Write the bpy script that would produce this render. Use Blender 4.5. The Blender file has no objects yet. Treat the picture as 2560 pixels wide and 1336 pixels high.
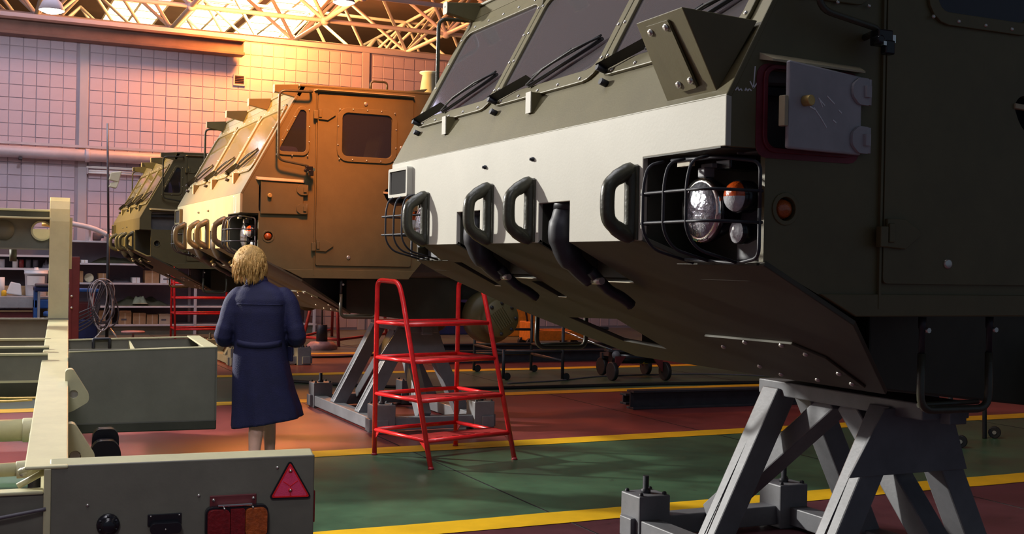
import bpy, bmesh, math, random
from mathutils import Vector, Matrix, noise
from mathutils.geometry import tessellate_polygon
random.seed(7)
SC = bpy.context.scene
COL = SC.collection
# ------------------------------------------------------------------ camera
cam_d = bpy.data.cameras.new('camera'); cam = bpy.data.objects.new('camera', cam_d); COL.objects.link(cam)
cam_d.sensor_width = 36.0; cam_d.lens = 2883.99 / 2560 * 36; cam_d.clip_start = .05; cam_d.clip_end = 200
_r = Vector((0.9040965, -0.4269111, 0.0188787)); _d = Vector((0.0159501, -0.0104352, -0.9998183)); _f = Vector((0.4270306, 0.9042334, -0.0026251))
cam.matrix_world = Matrix(((_r.x, -_d.x, -_f.x, 0), (_r.y, -_d.y, -_f.y, 0), (_r.z, -_d.z, -_f.z, 1.52), (0, 0, 0, 1)))
SC.camera = cam
# ------------------------------------------------------------------ world, light, exposure
SC.view_settings.view_transform = 'Standard'; SC.view_settings.look = 'None'
SC.view_settings.exposure = 0.0; SC.view_settings.gamma = 1.0; SC.view_settings.use_curve_mapping = False
wd = bpy.data.worlds.new('World'); SC.world = wd; wd.use_nodes = True
wd.node_tree.nodes['Background'].inputs[0].default_value = (0.42, 0.54, 0.70, 1)
wd.node_tree.nodes['Background'].inputs[1].default_value = 0.20

def area(name, loc, target, sx, sy, power, color):
    l = bpy.data.lights.new(name, 'AREA'); l.shape = 'RECTANGLE'; l.size = sx; l.size_y = sy; l.energy = power; l.color = color
    o = bpy.data.objects.new(name, l); COL.objects.link(o); o.location = loc
    o.rotation_euler = (Vector(target) - Vector(loc)).to_track_quat('-Z', 'Z').to_euler(); return o
def point(name, loc, power, color, r=.2):
    l = bpy.data.lights.new(name, 'POINT'); l.energy = power; l.color = color; l.shadow_soft_size = r
    o = bpy.data.objects.new(name, l); COL.objects.link(o); o.location = loc; return o
def spot(name, loc, target, power, color, angle, blend=1.0, r=.25):
    l = bpy.data.lights.new(name, 'SPOT'); l.energy = power; l.color = color; l.spot_size = math.radians(angle); l.spot_blend = blend; l.shadow_soft_size = r
    o = bpy.data.objects.new(name, l); COL.objects.link(o); o.location = loc
    o.rotation_euler = (Vector(target) - Vector(loc)).to_track_quat('-Z', 'Z').to_euler(); return o

# daylight through the tall windows of the left wall (built below); the key comes in low from the middle one
spot('window_key', (-7.4, 16.6, 6.2), (2.2, 4.4, 1.3), 13000, (1.0, .97, .88), 62, .6, .32)
for wy, pw in ((9.0, 20), (14.0, 20), (19.0, 180)):
    area('window_daylight', (-7.7, wy, 4.6), (2.0, wy - 2.0, .6), 3.6, 3.6, pw, (.96, .95, 1.0))
# cool daylight from a roof light over the aisle
area('roof_daylight', (0.2, 6.5, 8.4), (0.9, 7.2, 0), 3.0, 8.0, 430, (.95, .95, 1.0))
area('rear_fill', (1.5, 20.3, 8.2), (2.2, 22.5, 0), 4.0, 3.0, 150, (.80, .78, 1.0))  # unseen cool lamp added to lift the rear wall and shelving
spot('front_fill', (-1.6, -1.2, 6.4), (1.5, 7.6, .4), 760, (.95, .92, 1.0), 30, .8, .8)  # unseen fill spot added behind the camera for the person and trailer
# unseen warm lamps added to tint the rear wall, trusses and two far cabs
point('warm_fill_wall', (5.3, 23.2, 6.6), 1250, (1.0, .30, .055), .35)
point('warm_fill_truss', (7.0, 29.5, 7.7), 2600, (1.0, .40, .10), .4)
spot('warm_fill_front', (-5.5, 10.6, 4.3), (2.25, 10.3, 2.75), 15000, (1.0, .50, .09), 25, 1.0, .3)
spot('warm_fill_rear_cab', (-4.5, 16.4, 5.6), (2.15, 17.3, 2.3), 8000, (1.0, .66, .22), 34, 1.0, .3)
spot('warm_fill_side', (2.0, 6.3, 5.4), (2.45, 8.99, 3.0), 3200, (1.0, .25, .03), 32, 1.0, .3)

# ------------------------------------------------------------------ helpers
def V(*a): return Vector(a if len(a) > 1 else a[0])
XF = Matrix.Identity(4)
BASE = {}
def set_xf(m):
    global XF; XF = m
class MB:
    def __init__(s): s.v = []; s.f = []; s.sm = []; s.mi = []; s.m = 0
    def add(s, vs, fs, smooth=False):
        b = len(s.v); s.v += [Vector(p) for p in vs]
        for f in fs: s.f.append([b + i for i in f]); s.sm.append(smooth); s.mi.append(s.m)
        return s
    def hexa(s, p): return s.add(p, [(3, 2, 1, 0), (4, 5, 6, 7), (0, 1, 5, 4), (1, 2, 6, 5), (2, 3, 7, 6), (3, 0, 4, 7)])
    def box(s, x0, x1, y0, y1, z0, z1):
        return s.hexa([(x0, y0, z0), (x1, y0, z0), (x1, y1, z0), (x0, y1, z0), (x0, y0, z1), (x1, y0, z1), (x1, y1, z1), (x0, y1, z1)])
    def obox(s, c, ax, ay, az):
        c = V(c); ax = V(ax); ay = V(ay); az = V(az)
        return s.hexa([c - ax - ay - az, c + ax - ay - az, c + ax + ay - az, c - ax + ay - az, c - ax - ay + az, c + ax - ay + az, c + ax + ay + az, c - ax + ay + az])
    def beam(s, a, b, w, h, up=(0, 0, 1)):
        a = V(a); b = V(b); d = (b - a).normalized(); u = V(up)
        if abs(d.dot(u)) > .98: u = V(1, 0, 0)
        sx = d.cross(u).normalized(); uz = sx.cross(d).normalized()
        return s.obox((a + b) / 2, (b - a) / 2, sx * w / 2, uz * h / 2)
    def tube(s, pts, r, n=8, closed=False, caps=True):
        pts = [V(p) for p in pts]; k = len(pts); rs = r if isinstance(r, (list, tuple)) else [r] * k
        T = []
        for i in range(k):
            a = pts[i - 1] if (i > 0 or closed) else pts[i]; b = pts[(i + 1) % k] if (i < k - 1 or closed) else pts[i]
            T.append((b - a).normalized())
        u = T[0].orthogonal().normalized(); vs = []
        for i in range(k):
            u = (u - T[i] * u.dot(T[i]))
            if u.length < 1e-6: u = T[i].orthogonal()
            u.normalize(); w = T[i].cross(u)
            for j in range(n):
                an = 2 * math.pi * j / n; vs.append(pts[i] + (u * math.cos(an) + w * math.sin(an)) * rs[i])
        fs = []
        for i in range(k if closed else k - 1):
            i2 = (i + 1) % k
            for j in range(n): fs.append((i * n + j, i * n + (j + 1) % n, i2 * n + (j + 1) % n, i2 * n + j))
        s.add(vs, fs, True)
        if caps and not closed:
            b = len(s.v) - k * n; s.f.append([b + j for j in range(n)][::-1]); s.sm.append(False); s.mi.append(s.m)
            s.f.append([b + (k - 1) * n + j for j in range(n)]); s.sm.append(False); s.mi.append(s.m)
        return s
    def cyl(s, a, b, r, r2=None, n=16): return s.tube([a, b], [r, r if r2 is None else r2], n)
    def lathe(s, c, axis, prof, n=20):
        # prof: list of (distance along axis, radius)
        c = V(c); ax = V(axis).normalized(); u = ax.orthogonal().normalized(); w = ax.cross(u); vs = []; fs = []
        for (d, r) in prof:
            for j in range(n):
                an = 2 * math.pi * j / n; vs.append(c + ax * d + (u * math.cos(an) + w * math.sin(an)) * max(r, 1e-4))
        for i in range(len(prof) - 1):
            for j in range(n): fs.append((i * n + j, i * n + (j + 1) % n, (i + 1) * n + (j + 1) % n, (i + 1) * n + j))
        return s.add(vs, fs, True)
    def plate(s, O, A, B, N, th, outer, holes=()):
        # flat plate with holes; 2D loops in the (A, B) frame, extruded by th along N
        O = V(O); A = V(A).normalized(); B = V(B).normalized(); N = V(N).normalized()
        loops = [list(outer)] + [list(h) for h in holes]
        tri = tessellate_polygon([[Vector((p[0], p[1], 0)) for p in l] for l in loops])
        flat = [p for l in loops for p in l]; n = len(flat)
        vs = [O + A * p[0] + B * p[1] for p in flat] + [O + A * p[0] + B * p[1] + N * th for p in flat]
        fs = []
        flip = A.cross(B).dot(N) > 0
        for t in tri:
            a, b, c = (flat[i] for i in t); ar = (b[0] - a[0]) * (c[1] - a[1]) - (b[1] - a[1]) * (c[0] - a[0])
            t = tuple(t) if ar > 0 else tuple(t)[::-1]
            if not flip: t = t[::-1]
            fs.append(tuple(t)[::-1]); fs.append(tuple(i + n for i in t))
        k = 0
        for li, l in enumerate(loops):
            m = len(l); ar = sum(l[i][0] * l[(i + 1) % m][1] - l[(i + 1) % m][0] * l[i][1] for i in range(m))
            out = (ar > 0) == (li == 0)
            for i in range(m):
                a, b = k + i, k + (i + 1) % m; q = (a, b, b + n, a + n)
                fs.append(q if out == flip else q[::-1])
            k += m
        return s.add(vs, fs)
    def prism(s, pts, N, th):
        # planar 3D polygon extruded
        pts = [V(p) for p in pts]; n = len(pts); N = V(N).normalized() * th
        return s.add(pts + [p + N for p in pts], [tuple(range(n))[::-1], tuple(range(n, 2 * n))] + [(i, (i + 1) % n, (i + 1) % n + n, i + n) for i in range(n)])
    def ball(s, c, r, n=10, sc=(1, 1, 1)):
        c = V(c); vs = [c + V(0, 0, -r * sc[2])]; fs = []; m = n // 2 + 1
        for i in range(1, m):
            ph = -math.pi / 2 + math.pi * i / m
            for j in range(n):
                th = 2 * math.pi * j / n; vs.append(c + V(r * sc[0] * math.cos(ph) * math.cos(th), r * sc[1] * math.cos(ph) * math.sin(th), r * sc[2] * math.sin(ph)))
        vs.append(c + V(0, 0, r * sc[2])); t = len(vs) - 1
        for j in range(n): fs.append((0, 1 + (j + 1) % n, 1 + j)); fs.append((t, t - n + j, t - n + (j + 1) % n))
        for i in range(m - 2):
            for j in range(n): fs.append((1 + i * n + j, 1 + i * n + (j + 1) % n, 1 + (i + 1) * n + (j + 1) % n, 1 + (i + 1) * n + j))
        return s.add(vs, fs, True)
    def build(s, name, mat, parent=None, bevel=0, seg=2, label=None, fix=False):
        vs = [XF @ p for p in s.v]
        if parent is not None: base = BASE[parent.name]
        else:
            xs = [p.x for p in vs]; ys = [p.y for p in vs]; zs = [p.z for p in vs]
            base = V((min(xs) + max(xs)) / 2, (min(ys) + max(ys)) / 2, min(zs))
        me = bpy.data.meshes.new(name); me.from_pydata([p - base for p in vs], [], s.f); me.update()
        if fix:
            bm = bmesh.new(); bm.from_mesh(me); bmesh.ops.recalc_face_normals(bm, faces=bm.faces[:]); bm.to_mesh(me); bm.free()
        me.polygons.foreach_set('use_smooth', s.sm); me.polygons.foreach_set('material_index', s.mi)
        for m in (mat if isinstance(mat, (list, tuple)) else [mat]): me.materials.append(M[m])
        o = bpy.data.objects.new(name, me); COL.objects.link(o)
        if parent is not None: o.parent = parent
        else: o.location = base
        BASE[o.name] = base
        if bevel:
            b = o.modifiers.new('edge', 'BEVEL'); b.width = bevel; b.segments = seg; b.limit_method = 'ANGLE'; b.angle_limit = math.radians(40)
        if label: o['label'] = label
        return o
def tag(o, label, cat, group=None, kind=None):
    o['label'] = label; o['category'] = cat
    if group: o['group'] = group
    if kind: o['kind'] = kind
    return o
def struct(o, label=None):
    o['kind'] = 'structure'
    if label: o['label'] = label
    return o
def empty(name, loc, label=None, cat=None, group=None):
    o = bpy.data.objects.new(name, None); COL.objects.link(o); o.empty_display_size = .2
    o.location = XF @ V(loc); BASE[o.name] = o.location.copy()
    if label: tag(o, label, cat, group)
    return o
def rrect(x0, x1, y0, y1, r, n=4):
    out = []
    for cx, cy, a0 in ((x1 - r, y0 + r, -90), (x1 - r, y1 - r, 0), (x0 + r, y1 - r, 90), (x0 + r, y0 + r, 180)):
        for i in range(n + 1):
            a = math.radians(a0 + 90 * i / n); out.append((cx + r * math.cos(a), cy + r * math.sin(a)))
    return out
def circ(x, y, r, n=20): return [(x + r * math.cos(2 * math.pi * i / n), y + r * math.sin(2 * math.pi * i / n)) for i in range(n)]
def rpoly(pts, r, n=4):
    # polygon with rounded corners
    out = []; k = len(pts)
    for i in range(k):
        p = Vector(pts[i]); a = (Vector(pts[i - 1]) - p); b = (Vector(pts[(i + 1) % k]) - p)
        rr = min(r, a.length * .45, b.length * .45); a = p + a.normalized() * rr; b = p + b.normalized() * rr
        for j in range(n + 1):
            t = j / n; q = a * (1 - t) ** 2 + p * 2 * t * (1 - t) + b * t * t; out.append((q.x, q.y))
    return out
def grow(poly, d):
    # offset a polygon outwards (approx. along vertex normals)
    k = len(poly); ar = sum(poly[i][0] * poly[(i + 1) % k][1] - poly[(i + 1) % k][0] * poly[i][1] for i in range(k)); sg = 1 if ar > 0 else -1
    out = []
    for i in range(k):
        a = Vector(poly[i - 1]); b = Vector(poly[i]); c = Vector(poly[(i + 1) % k])
        t = (c - a)
        if t.length < 1e-9: out.append(poly[i]); continue
        t.normalize(); out.append((b.x + t.y * d * sg, b.y - t.x * d * sg))
    return out
def smooth(pts, sub=4, closed=False):
    pts = [V(p) for p in pts]; n = len(pts); out = []
    for i in range(n if closed else n - 1):
        g = lambda j: pts[j % n] if closed else pts[max(0, min(n - 1, j))]
        p0, p1, p2, p3 = g(i - 1), g(i), g(i + 1), g(i + 2)
        for j in range(sub):
            t = j / sub; out.append(.5 * ((2 * p1) + (p2 - p0) * t + (2 * p0 - 5 * p1 + 4 * p2 - p3) * t * t + (3 * p1 - p0 - 3 * p2 + p3) * t ** 3))
    if not closed: out.append(pts[-1])
    return out
def fillet(pts, r, n=5):
    # polyline with rounded corners
    pts = [V(p) for p in pts]; out = [pts[0]]
    for i in range(1, len(pts) - 1):
        p = pts[i]; a = pts[i - 1] - p; b = pts[i + 1] - p; rr = min(r, a.length * .49, b.length * .49)
        a = p + a.normalized() * rr; b = p + b.normalized() * rr
        for j in range(n + 1):
            t = j / n; out.append(a * (1 - t) ** 2 + p * 2 * t * (1 - t) + b * t * t)
    out.append(pts[-1]); return out

# ------------------------------------------------------------------ materials
M = {}
def mat(name, col, rough=.5, metal=0, var=.12, scale=6, bump=0, bscale=60, spec=.5, emit=None, estr=0, alpha=1, trans=0, stain=None, coat=0):
    m = bpy.data.materials.new(name); m.use_nodes = True; nt = m.node_tree; b = nt.nodes['Principled BSDF']; L = nt.links.new
    b.inputs['Roughness'].default_value = rough; b.inputs['Metallic'].default_value = metal; b.inputs['Specular IOR Level'].default_value = spec
    b.inputs['Base Color'].default_value = (*col, 1); b.inputs['Coat Weight'].default_value = coat
    tc = nt.nodes.new('ShaderNodeTexCoord')
    if var > 0:
        n1 = nt.nodes.new('ShaderNodeTexNoise'); n1.inputs['Scale'].default_value = scale; n1.inputs['Detail'].default_value = 6; n1.inputs['Roughness'].default_value = .65
        L(tc.outputs['Object'], n1.inputs['Vector'])
        r = nt.nodes.new('ShaderNodeValToRGB'); r.color_ramp.elements[0].position = .3; r.color_ramp.elements[1].position = .72
        r.color_ramp.elements[0].color = (*[c * (1 - var) for c in col], 1); r.color_ramp.elements[1].color = (*[min(1, c * (1 + var)) for c in col], 1)
        L(n1.outputs['Fac'], r.inputs['Fac']); last = r.outputs['Color']
        if stain:
            n2 = nt.nodes.new('ShaderNodeTexNoise'); n2.inputs['Scale'].default_value = stain[1]; n2.inputs['Detail'].default_value = 8; n2.inputs['Roughness'].default_value = .7
            L(tc.outputs['Object'], n2.inputs['Vector'])
            r2 = nt.nodes.new('ShaderNodeValToRGB'); r2.color_ramp.elements[0].position = stain[2]; r2.color_ramp.elements[1].position = min(1, stain[2] + .08)
            r2.color_ramp.elements[0].color = (0, 0, 0, 1); r2.color_ramp.elements[1].color = (1, 1, 1, 1)
            L(n2.outputs['Fac'], r2.inputs['Fac'])
            mx = nt.nodes.new('ShaderNodeMixRGB'); mx.inputs['Color2'].default_value = (*stain[0], 1)
            L(last, mx.inputs['Color1']); L(r2.outputs['Color'], mx.inputs['Fac']); last = mx.outputs['Color']
        L(last, b.inputs['Base Color'])
    if bump > 0:
        n3 = nt.nodes.new('ShaderNodeTexNoise'); n3.inputs['Scale'].default_value = bscale; n3.inputs['Detail'].default_value = 4
        L(tc.outputs['Object'], n3.inputs['Vector'])
        bp = nt.nodes.new('ShaderNodeBump'); bp.inputs['Strength'].default_value = bump; bp.inputs['Distance'].default_value = .01
        L(n3.outputs['Fac'], bp.inputs['Height']); L(bp.outputs['Normal'], b.inputs['Normal'])
    if emit: b.inputs['Emission Color'].default_value = (*emit, 1); b.inputs['Emission Strength'].default_value = estr
    if alpha < 1: b.inputs['Alpha'].default_value = alpha
    if trans: b.inputs['Transmission Weight'].default_value = trans
    M[name] = m; return m
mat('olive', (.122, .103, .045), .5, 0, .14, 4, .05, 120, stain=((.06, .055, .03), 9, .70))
mat('olive_shaded', (.060, .055, .036), .6, 0, .2, 5)  # olive with the shade under the bow put into the colour
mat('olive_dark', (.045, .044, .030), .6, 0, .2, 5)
mat('olive_shiny', (.05, .05, .034), .35, 0, .15, 14, .15, 60)
mat('primer_white', (.49, .47, .40), .55, 0, .06, 3, .04, 90, stain=((.55, .53, .44), 14, .68))
mat('primer_cream', (.34, .31, .19), .5, 0, .1, 4)
mat('door_grey', (.40, .38, .41), .45, 0, .12, 7, .05, 80, stain=((.55, .54, .54), 30, .74))
mat('maroon_paint', (.16, .012, .025), .5, 0, .25, 18)
mat('trim_tan', (.44, .37, .24), .5, 0, .12, 12)
mat('steel_bolt', (.62, .60, .56), .35, .85, .1, 30)
mat('brass_knob', (.62, .42, .14), .4, .5, .15, 40)
mat('black_rubber', (.012, .012, .014), .55, 0, .2, 20)
mat('black_gloss', (.010, .010, .014), .22, 0, 0)
mat('dark_steel', (.035, .036, .045), .5, .3, .25, 8)
mat('chrome', (.75, .74, .72), .12, 1, 0)
mat('lens_clear', (.42, .43, .50), .10, .6, .5, 40, .5, 55)
mat('lens_orange', (.62, .085, .01), .15, 0, .3, 60, .3, 90, coat=.6)
mat('lens_amber', (.42, .085, .012), .2, 0, .35, 50, .5, 70, coat=.6)
mat('lens_red', (.20, .006, .008), .2, 0, .3, 50, .3, 70, coat=.6)
mat('lens_white', (.55, .56, .60), .2, 0, .2, 40, .3, 70)
mat('reflector_pink', (1.0, .07, .18), .3, 0, .1, 30, .2, 200, coat=.5)
mat('red_edge', (.85, .012, .015), .4, 0, .1, 30)
mat('interior', (.13, .125, .13), .8, 0, .2, 6)
mat('seat_grey', (.36, .33, .32), .8, 0, .15, 8)
mat('lining', (.42, .40, .40), .8, 0, .1, 6)
mat('panel_dark', (.022, .02, .02), .85, 0, .1, 6, spec=.15)
mat('seat_tan', (.55, .40, .27), .75, 0, .15, 8)
mat('chalk', (.85, .86, .90), .9, 0, 0)
mat('stand_grey', (.19, .195, .215), .5, .15, .18, 5, .06, 60, stain=((.30, .28, .25), 10, .7))
mat('khaki', (.52, .49, .30), .5, 0, .10, 5, .04, 80, stain=((.29, .27, .17), 8, .66))
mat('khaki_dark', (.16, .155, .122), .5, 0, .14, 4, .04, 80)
mat('red_paint', (.80, .016, .020), .33, 0, .18, 14, coat=.3)
mat('red_tread', (.42, .03, .028), .5, 0, .25, 22, .15, 120)
mat('red_dull', (.30, .02, .03), .5, 0, .2, 14)
mat('maroon_steel', (.13, .018, .022), .5, 0, .2, 8)
mat('shelf_white', (.62, .60, .64), .6, 0, .1, 6)
mat('shelf_back', (.24, .22, .27), .8, 0, .1, 5)
mat('shelf_dark', (.10, .09, .11), .8, 0, .1, 5)
mat('cardboard', (.42, .24, .12), .85, 0, .15, 10)
mat('cardboard_pale', (.55, .42, .30), .85, 0, .12, 10)
mat('paper_white', (.82, .80, .80), .8, 0, .04, 10)
mat('plastic_white', (.70, .74, .80), .4, 0, .05, 8)
mat('bench_wood', (.44, .30, .16), .7, 0, .25, 6)
mat('bench_grey', (.36, .36, .38), .6, 0, .15, 6)
mat('blue_paint', (.02, .10, .36), .45, 0, .2, 10)
mat('blue_dark', (.015, .03, .13), .5, 0, .2, 10)
mat('tarp_green', (.05, .055, .03), .85, 0, .4, 6)
mat('cloth_pale', (.22, .26, .18), .85, 0, .3, 8)
mat('hose_grey', (.11, .10, .12), .5, 0, .2, 10)
mat('orange_paint', (.70, .20, .015), .5, 0, .25, 12)
mat('yellow_tag', (.80, .52, .03), .5, 0, .1, 12)
mat('stool_pink', (.55, .30, .28), .5, 0, .2, 12)
mat('truss_white', (.60, .56, .60), .5, 0, .1, 3)
mat('roof_dark', (.13, .07, .06), .8, 0, .2, .6)
mat('beam_brown', (.13, .07, .055), .7, 0, .25, 2)
mat('wall_block', (.52, .45, .53), .8, 0, .08, 1.6, .08, 20)
mat('wall_joint', (.36, .31, .36), .9, 0, .1, 2)
mat('pilaster', (.46, .43, .48), .8, 0, .06, 2)
mat('duct_grey', (.46, .42, .47), .5, .1, .12, 3)
mat('cream', (.72, .70, .50), .5, 0, .08, 10)
mat('lamp_white', (.9, .9, .9), .3, 0, 0, emit=(1, .97, .92), estr=9)
mat('skylight_pane', (.9, .9, .85), .4, 0, 0, emit=(1, .74, .27), estr=16)
mat('coat_navy', (.011, .012, .062), .75, 0, .22, 9, .25, 140)
mat('skin', (.90, .52, .40), .5, 0, .06, 20)
mat('hair_blond', (.62, .36, .11), .55, 0, .35, 45, .6, 150)
mat('shoe_dark', (.03, .025, .03), .5, 0, .1, 20)
mat('puddle_grey', (.35, .36, .38), .25, 0, .3, 10)
mat('line_yellow', (.86, .50, .012), .45, 0, .14, 3, .05, 40, stain=((.45, .26, .03), 7, .70))
# tinted glass
def glass(name, col, dark, dcol=(.30, .28, .30)):
    m = bpy.data.materials.new(name); m.use_nodes = True; nt = m.node_tree; nt.nodes.remove(nt.nodes['Principled BSDF']); out = nt.nodes['Material Output']
    tr = nt.nodes.new('ShaderNodeBsdfTransparent'); tr.inputs[0].default_value = (*col, 1)
    gl = nt.nodes.new('ShaderNodeBsdfGlossy'); gl.inputs['Roughness'].default_value = .06; gl.inputs['Color'].default_value = (.9, .9, 1, 1)
    df = nt.nodes.new('ShaderNodeBsdfDiffuse'); df.inputs[0].default_value = (*dcol, 1)
    fr = nt.nodes.new('ShaderNodeFresnel'); fr.inputs[0].default_value = 1.5
    mx0 = nt.nodes.new('ShaderNodeMixShader'); mx0.inputs[0].default_value = dark
    mx = nt.nodes.new('ShaderNodeMixShader'); L = nt.links.new
    L(tr.outputs[0], mx0.inputs[1]); L(df.outputs[0], mx0.inputs[2])
    L(fr.outputs[0], mx.inputs[0]); L(mx0.outputs[0], mx.inputs[1]); L(gl.outputs[0], mx.inputs[2]); L(mx.outputs[0], out.inputs['Surface']); M[name] = m
glass('cab_glass', (.80, .77, .81), .26, (.34, .30, .32))
glass('cab_glass_gold', (.5, .46, .4), .62, (.24, .20, .10))  # mostly opaque golden-olive panes of the middle and farthest cabs
glass('cab_glass_side', (.50, .50, .58), .06)
# painted concrete floor: green and oxide-red lanes
def floor_mat():
    m = bpy.data.materials.new('floor_paint'); m.use_nodes = True; nt = m.node_tree; b = nt.nodes['Principled BSDF']; L = nt.links.new
    geo = nt.nodes.new('ShaderNodeNewGeometry'); sx = nt.nodes.new('ShaderNodeSeparateXYZ'); L(geo.outputs['Position'], sx.inputs[0])
    mr = nt.nodes.new('ShaderNodeMapRange'); mr.inputs['From Min'].default_value = 0; mr.inputs['From Max'].default_value = 40; L(sx.outputs['Y'], mr.inputs['Value'])
    rp = nt.nodes.new('ShaderNodeValToRGB'); rp.color_ramp.interpolation = 'CONSTANT'; e = rp.color_ramp.elements
    red = (.24, .050, .045, 1); green = (.058, .135, .070, 1); grey = (.11, .135, .11, 1)
    stops = [(0, (.105, .036, .046, 1)), (6.13, green), (8.81, red), (12.19, (.07, .135, .08, 1)), (15.02, (.20, .05, .048, 1)), (18.3, grey)]
    e[0].position = 0; e[0].color = stops[0][1]; e[1].position = stops[1][0] / 40; e[1].color = stops[1][1]
    for y, c in stops[2:]: q = e.new(y / 40); q.color = c
    L(mr.outputs[0], rp.inputs[0])
    n = nt.nodes.new('ShaderNodeTexNoise'); n.inputs['Scale'].default_value = 1.1; n.inputs['Detail'].default_value = 9; n.inputs['Roughness'].default_value = .68; L(geo.outputs['Position'], n.inputs['Vector'])
    r2 = nt.nodes.new('ShaderNodeValToRGB'); r2.color_ramp.elements[0].position = .34; r2.color_ramp.elements[1].position = .72; r2.color_ramp.elements[0].color = (.55, .5, .55, 1); r2.color_ramp.elements[1].color = (1.35, 1.3, 1.3, 1)
    L(n.outputs['Fac'], r2.inputs[0])
    mu = nt.nodes.new('ShaderNodeMixRGB'); mu.blend_type = 'MULTIPLY'; mu.inputs[0].default_value = 1; L(rp.outputs[0], mu.inputs[1]); L(r2.outputs[0], mu.inputs[2])
    # scattered dark chips and pale scuffs
    n2 = nt.nodes.new('ShaderNodeTexNoise'); n2.inputs['Scale'].default_value = 5; n2.inputs['Detail'].default_value = 8; n2.inputs['Roughness'].default_value = .75; L(geo.outputs['Position'], n2.inputs['Vector'])
    r3 = nt.nodes.new('ShaderNodeValToRGB'); r3.color_ramp.elements[0].position = .30; r3.color_ramp.elements[1].position = .36; r3.color_ramp.elements[0].color = (1, 1, 1, 1); r3.color_ramp.elements[1].color = (0, 0, 0, 1); L(n2.outputs['Fac'], r3.inputs[0])
    m1 = nt.nodes.new('ShaderNodeMixRGB'); m1.inputs[2].default_value = (.018, .014, .018, 1); L(r3.outputs[0], m1.inputs[0]); L(mu.outputs[0], m1.inputs[1])
    r4 = nt.nodes.new('ShaderNodeValToRGB'); r4.color_ramp.elements[0].position = .68; r4.color_ramp.elements[1].position = .76; r4.color_ramp.elements[1].color = (.6, .6, .6, 1); L(n2.outputs['Fac'], r4.inputs[0])
    m2 = nt.nodes.new('ShaderNodeMixRGB'); m2.inputs[2].default_value = (.26, .27, .24, 1); L(r4.outputs[0], m2.inputs[0]); L(m1.outputs[0], m2.inputs[1])
    L(m2.outputs[0], b.inputs['Base Color'])
    rr = nt.nodes.new('ShaderNodeMapRange'); rr.inputs['To Min'].default_value = .22; rr.inputs['To Max'].default_value = .5; L(n.outputs['Fac'], rr.inputs['Value']); L(rr.outputs[0], b.inputs['Roughness'])
    bp = nt.nodes.new('ShaderNodeBump'); bp.inputs['Strength'].default_value = .12; bp.inputs['Distance'].default_value = .01; L(n2.outputs['Fac'], bp.inputs['Height']); L(bp.outputs[0], b.inputs['Normal'])
    M['floor_paint'] = m
floor_mat()
# ------------------------------------------------------------------ the hall
fl = struct(MB().box(-8, 24, -4, 46, -.2, 0).build('floor', 'floor_paint'), 'green and oxide red painted concrete floor with yellow lane lines')
for y in (6.13, 8.81, 12.19, 15.02, 18.3):
    n = 64; mb = MB(); rnd = random.Random(int(y * 10)); vs = []; fs = []
    for i in range(n + 1):
        x = -6 + 28 * i / n; vs += [(x, y - .14 + rnd.uniform(-.008, .008), .003), (x, y + .14 + rnd.uniform(-.008, .008), .003)]
    for i in range(n): fs.append((2 * i, 2 * i + 2, 2 * i + 3, 2 * i + 1))
    mb.add(vs, fs).build('painted_line', 'line_yellow', fl, label='worn yellow lane line')
# floor slab joints running away from the viewer
for x in (0.9, 3.25, 6.2, 9.4): MB().box(x - .006, x + .006, -2, 24, .0005, .002).build('slab_joint', 'black_rubber', fl)

WY = 24.5
wb = struct(MB().box(-8, 24, WY, WY + .35, 0, 6.17).build('wall_back', 'wall_joint'), 'tall rear partition of square pale blocks below the roof trusses')
bw = .246; bh = .252
blk = bpy.data.meshes.new('block')
vs = [(0, 0, 0), (bw - .010, 0, 0), (bw - .010, 0, bh - .010), (0, 0, bh - .010), (.005, -.012, .005), (bw - .015, -.012, .005), (bw - .015, -.012, bh - .015), (.006, -.012, bh - .015)]
blk.from_pydata(vs, [], [(4, 5, 6, 7), (0, 1, 5, 4), (1, 2, 6, 5), (2, 3, 7, 6), (3, 0, 4, 7)]); blk.materials.append(M['wall_block'])
cells = []
for c in range(-34, 64):
    x = 2.16 + c * bw
    if abs(x + bw / 2 - 7.9) < .16 or abs(x + bw / 2 - 2.05) < .1: continue
    for r in range(24):
        z = 6.10 - (r + 1) * bh; cells.append((x, z))
def seen(x, z): return (0.4 < x < 10.2 and z > 3.62 and z < 6.1 and not (4.1 < x < 7.9 and z < 4.25))
vis = [c for c in cells if seen(*c)]; vis.sort(key=lambda c: (c[0] - 2.6) ** 2 * .35 + (c[1] - 4.9) ** 2); pick = set(vis[:298])
rest = MB(); rb = random.Random(3)
for (x, z) in cells:
    dy = rb.uniform(-.004, .004)
    if (x, z) in pick:
        o = bpy.data.objects.new('block', blk); COL.objects.link(o); o.parent = wb; o.location = V(x, WY + dy, z) - BASE[wb.name]
    else: rest.add([V(p) + V(x, WY + dy, z) for p in vs], [(4, 5, 6, 7), (0, 1, 5, 4), (1, 2, 6, 5), (2, 3, 7, 6), (3, 0, 4, 7)])
ro = rest.build('block_field', 'wall_block', wb); ro['kind'] = 'stuff'
for x in (2.05, 7.9): MB().box(x - .085, x + .085, WY - .03, WY + .02, 0, 6.15).build('pilaster', 'pilaster', wb, bevel=.01)
MB().box(-8, 24, WY - .04, WY + .36, 6.13, 6.24).build('coping', 'pilaster', wb, bevel=.015)
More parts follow.
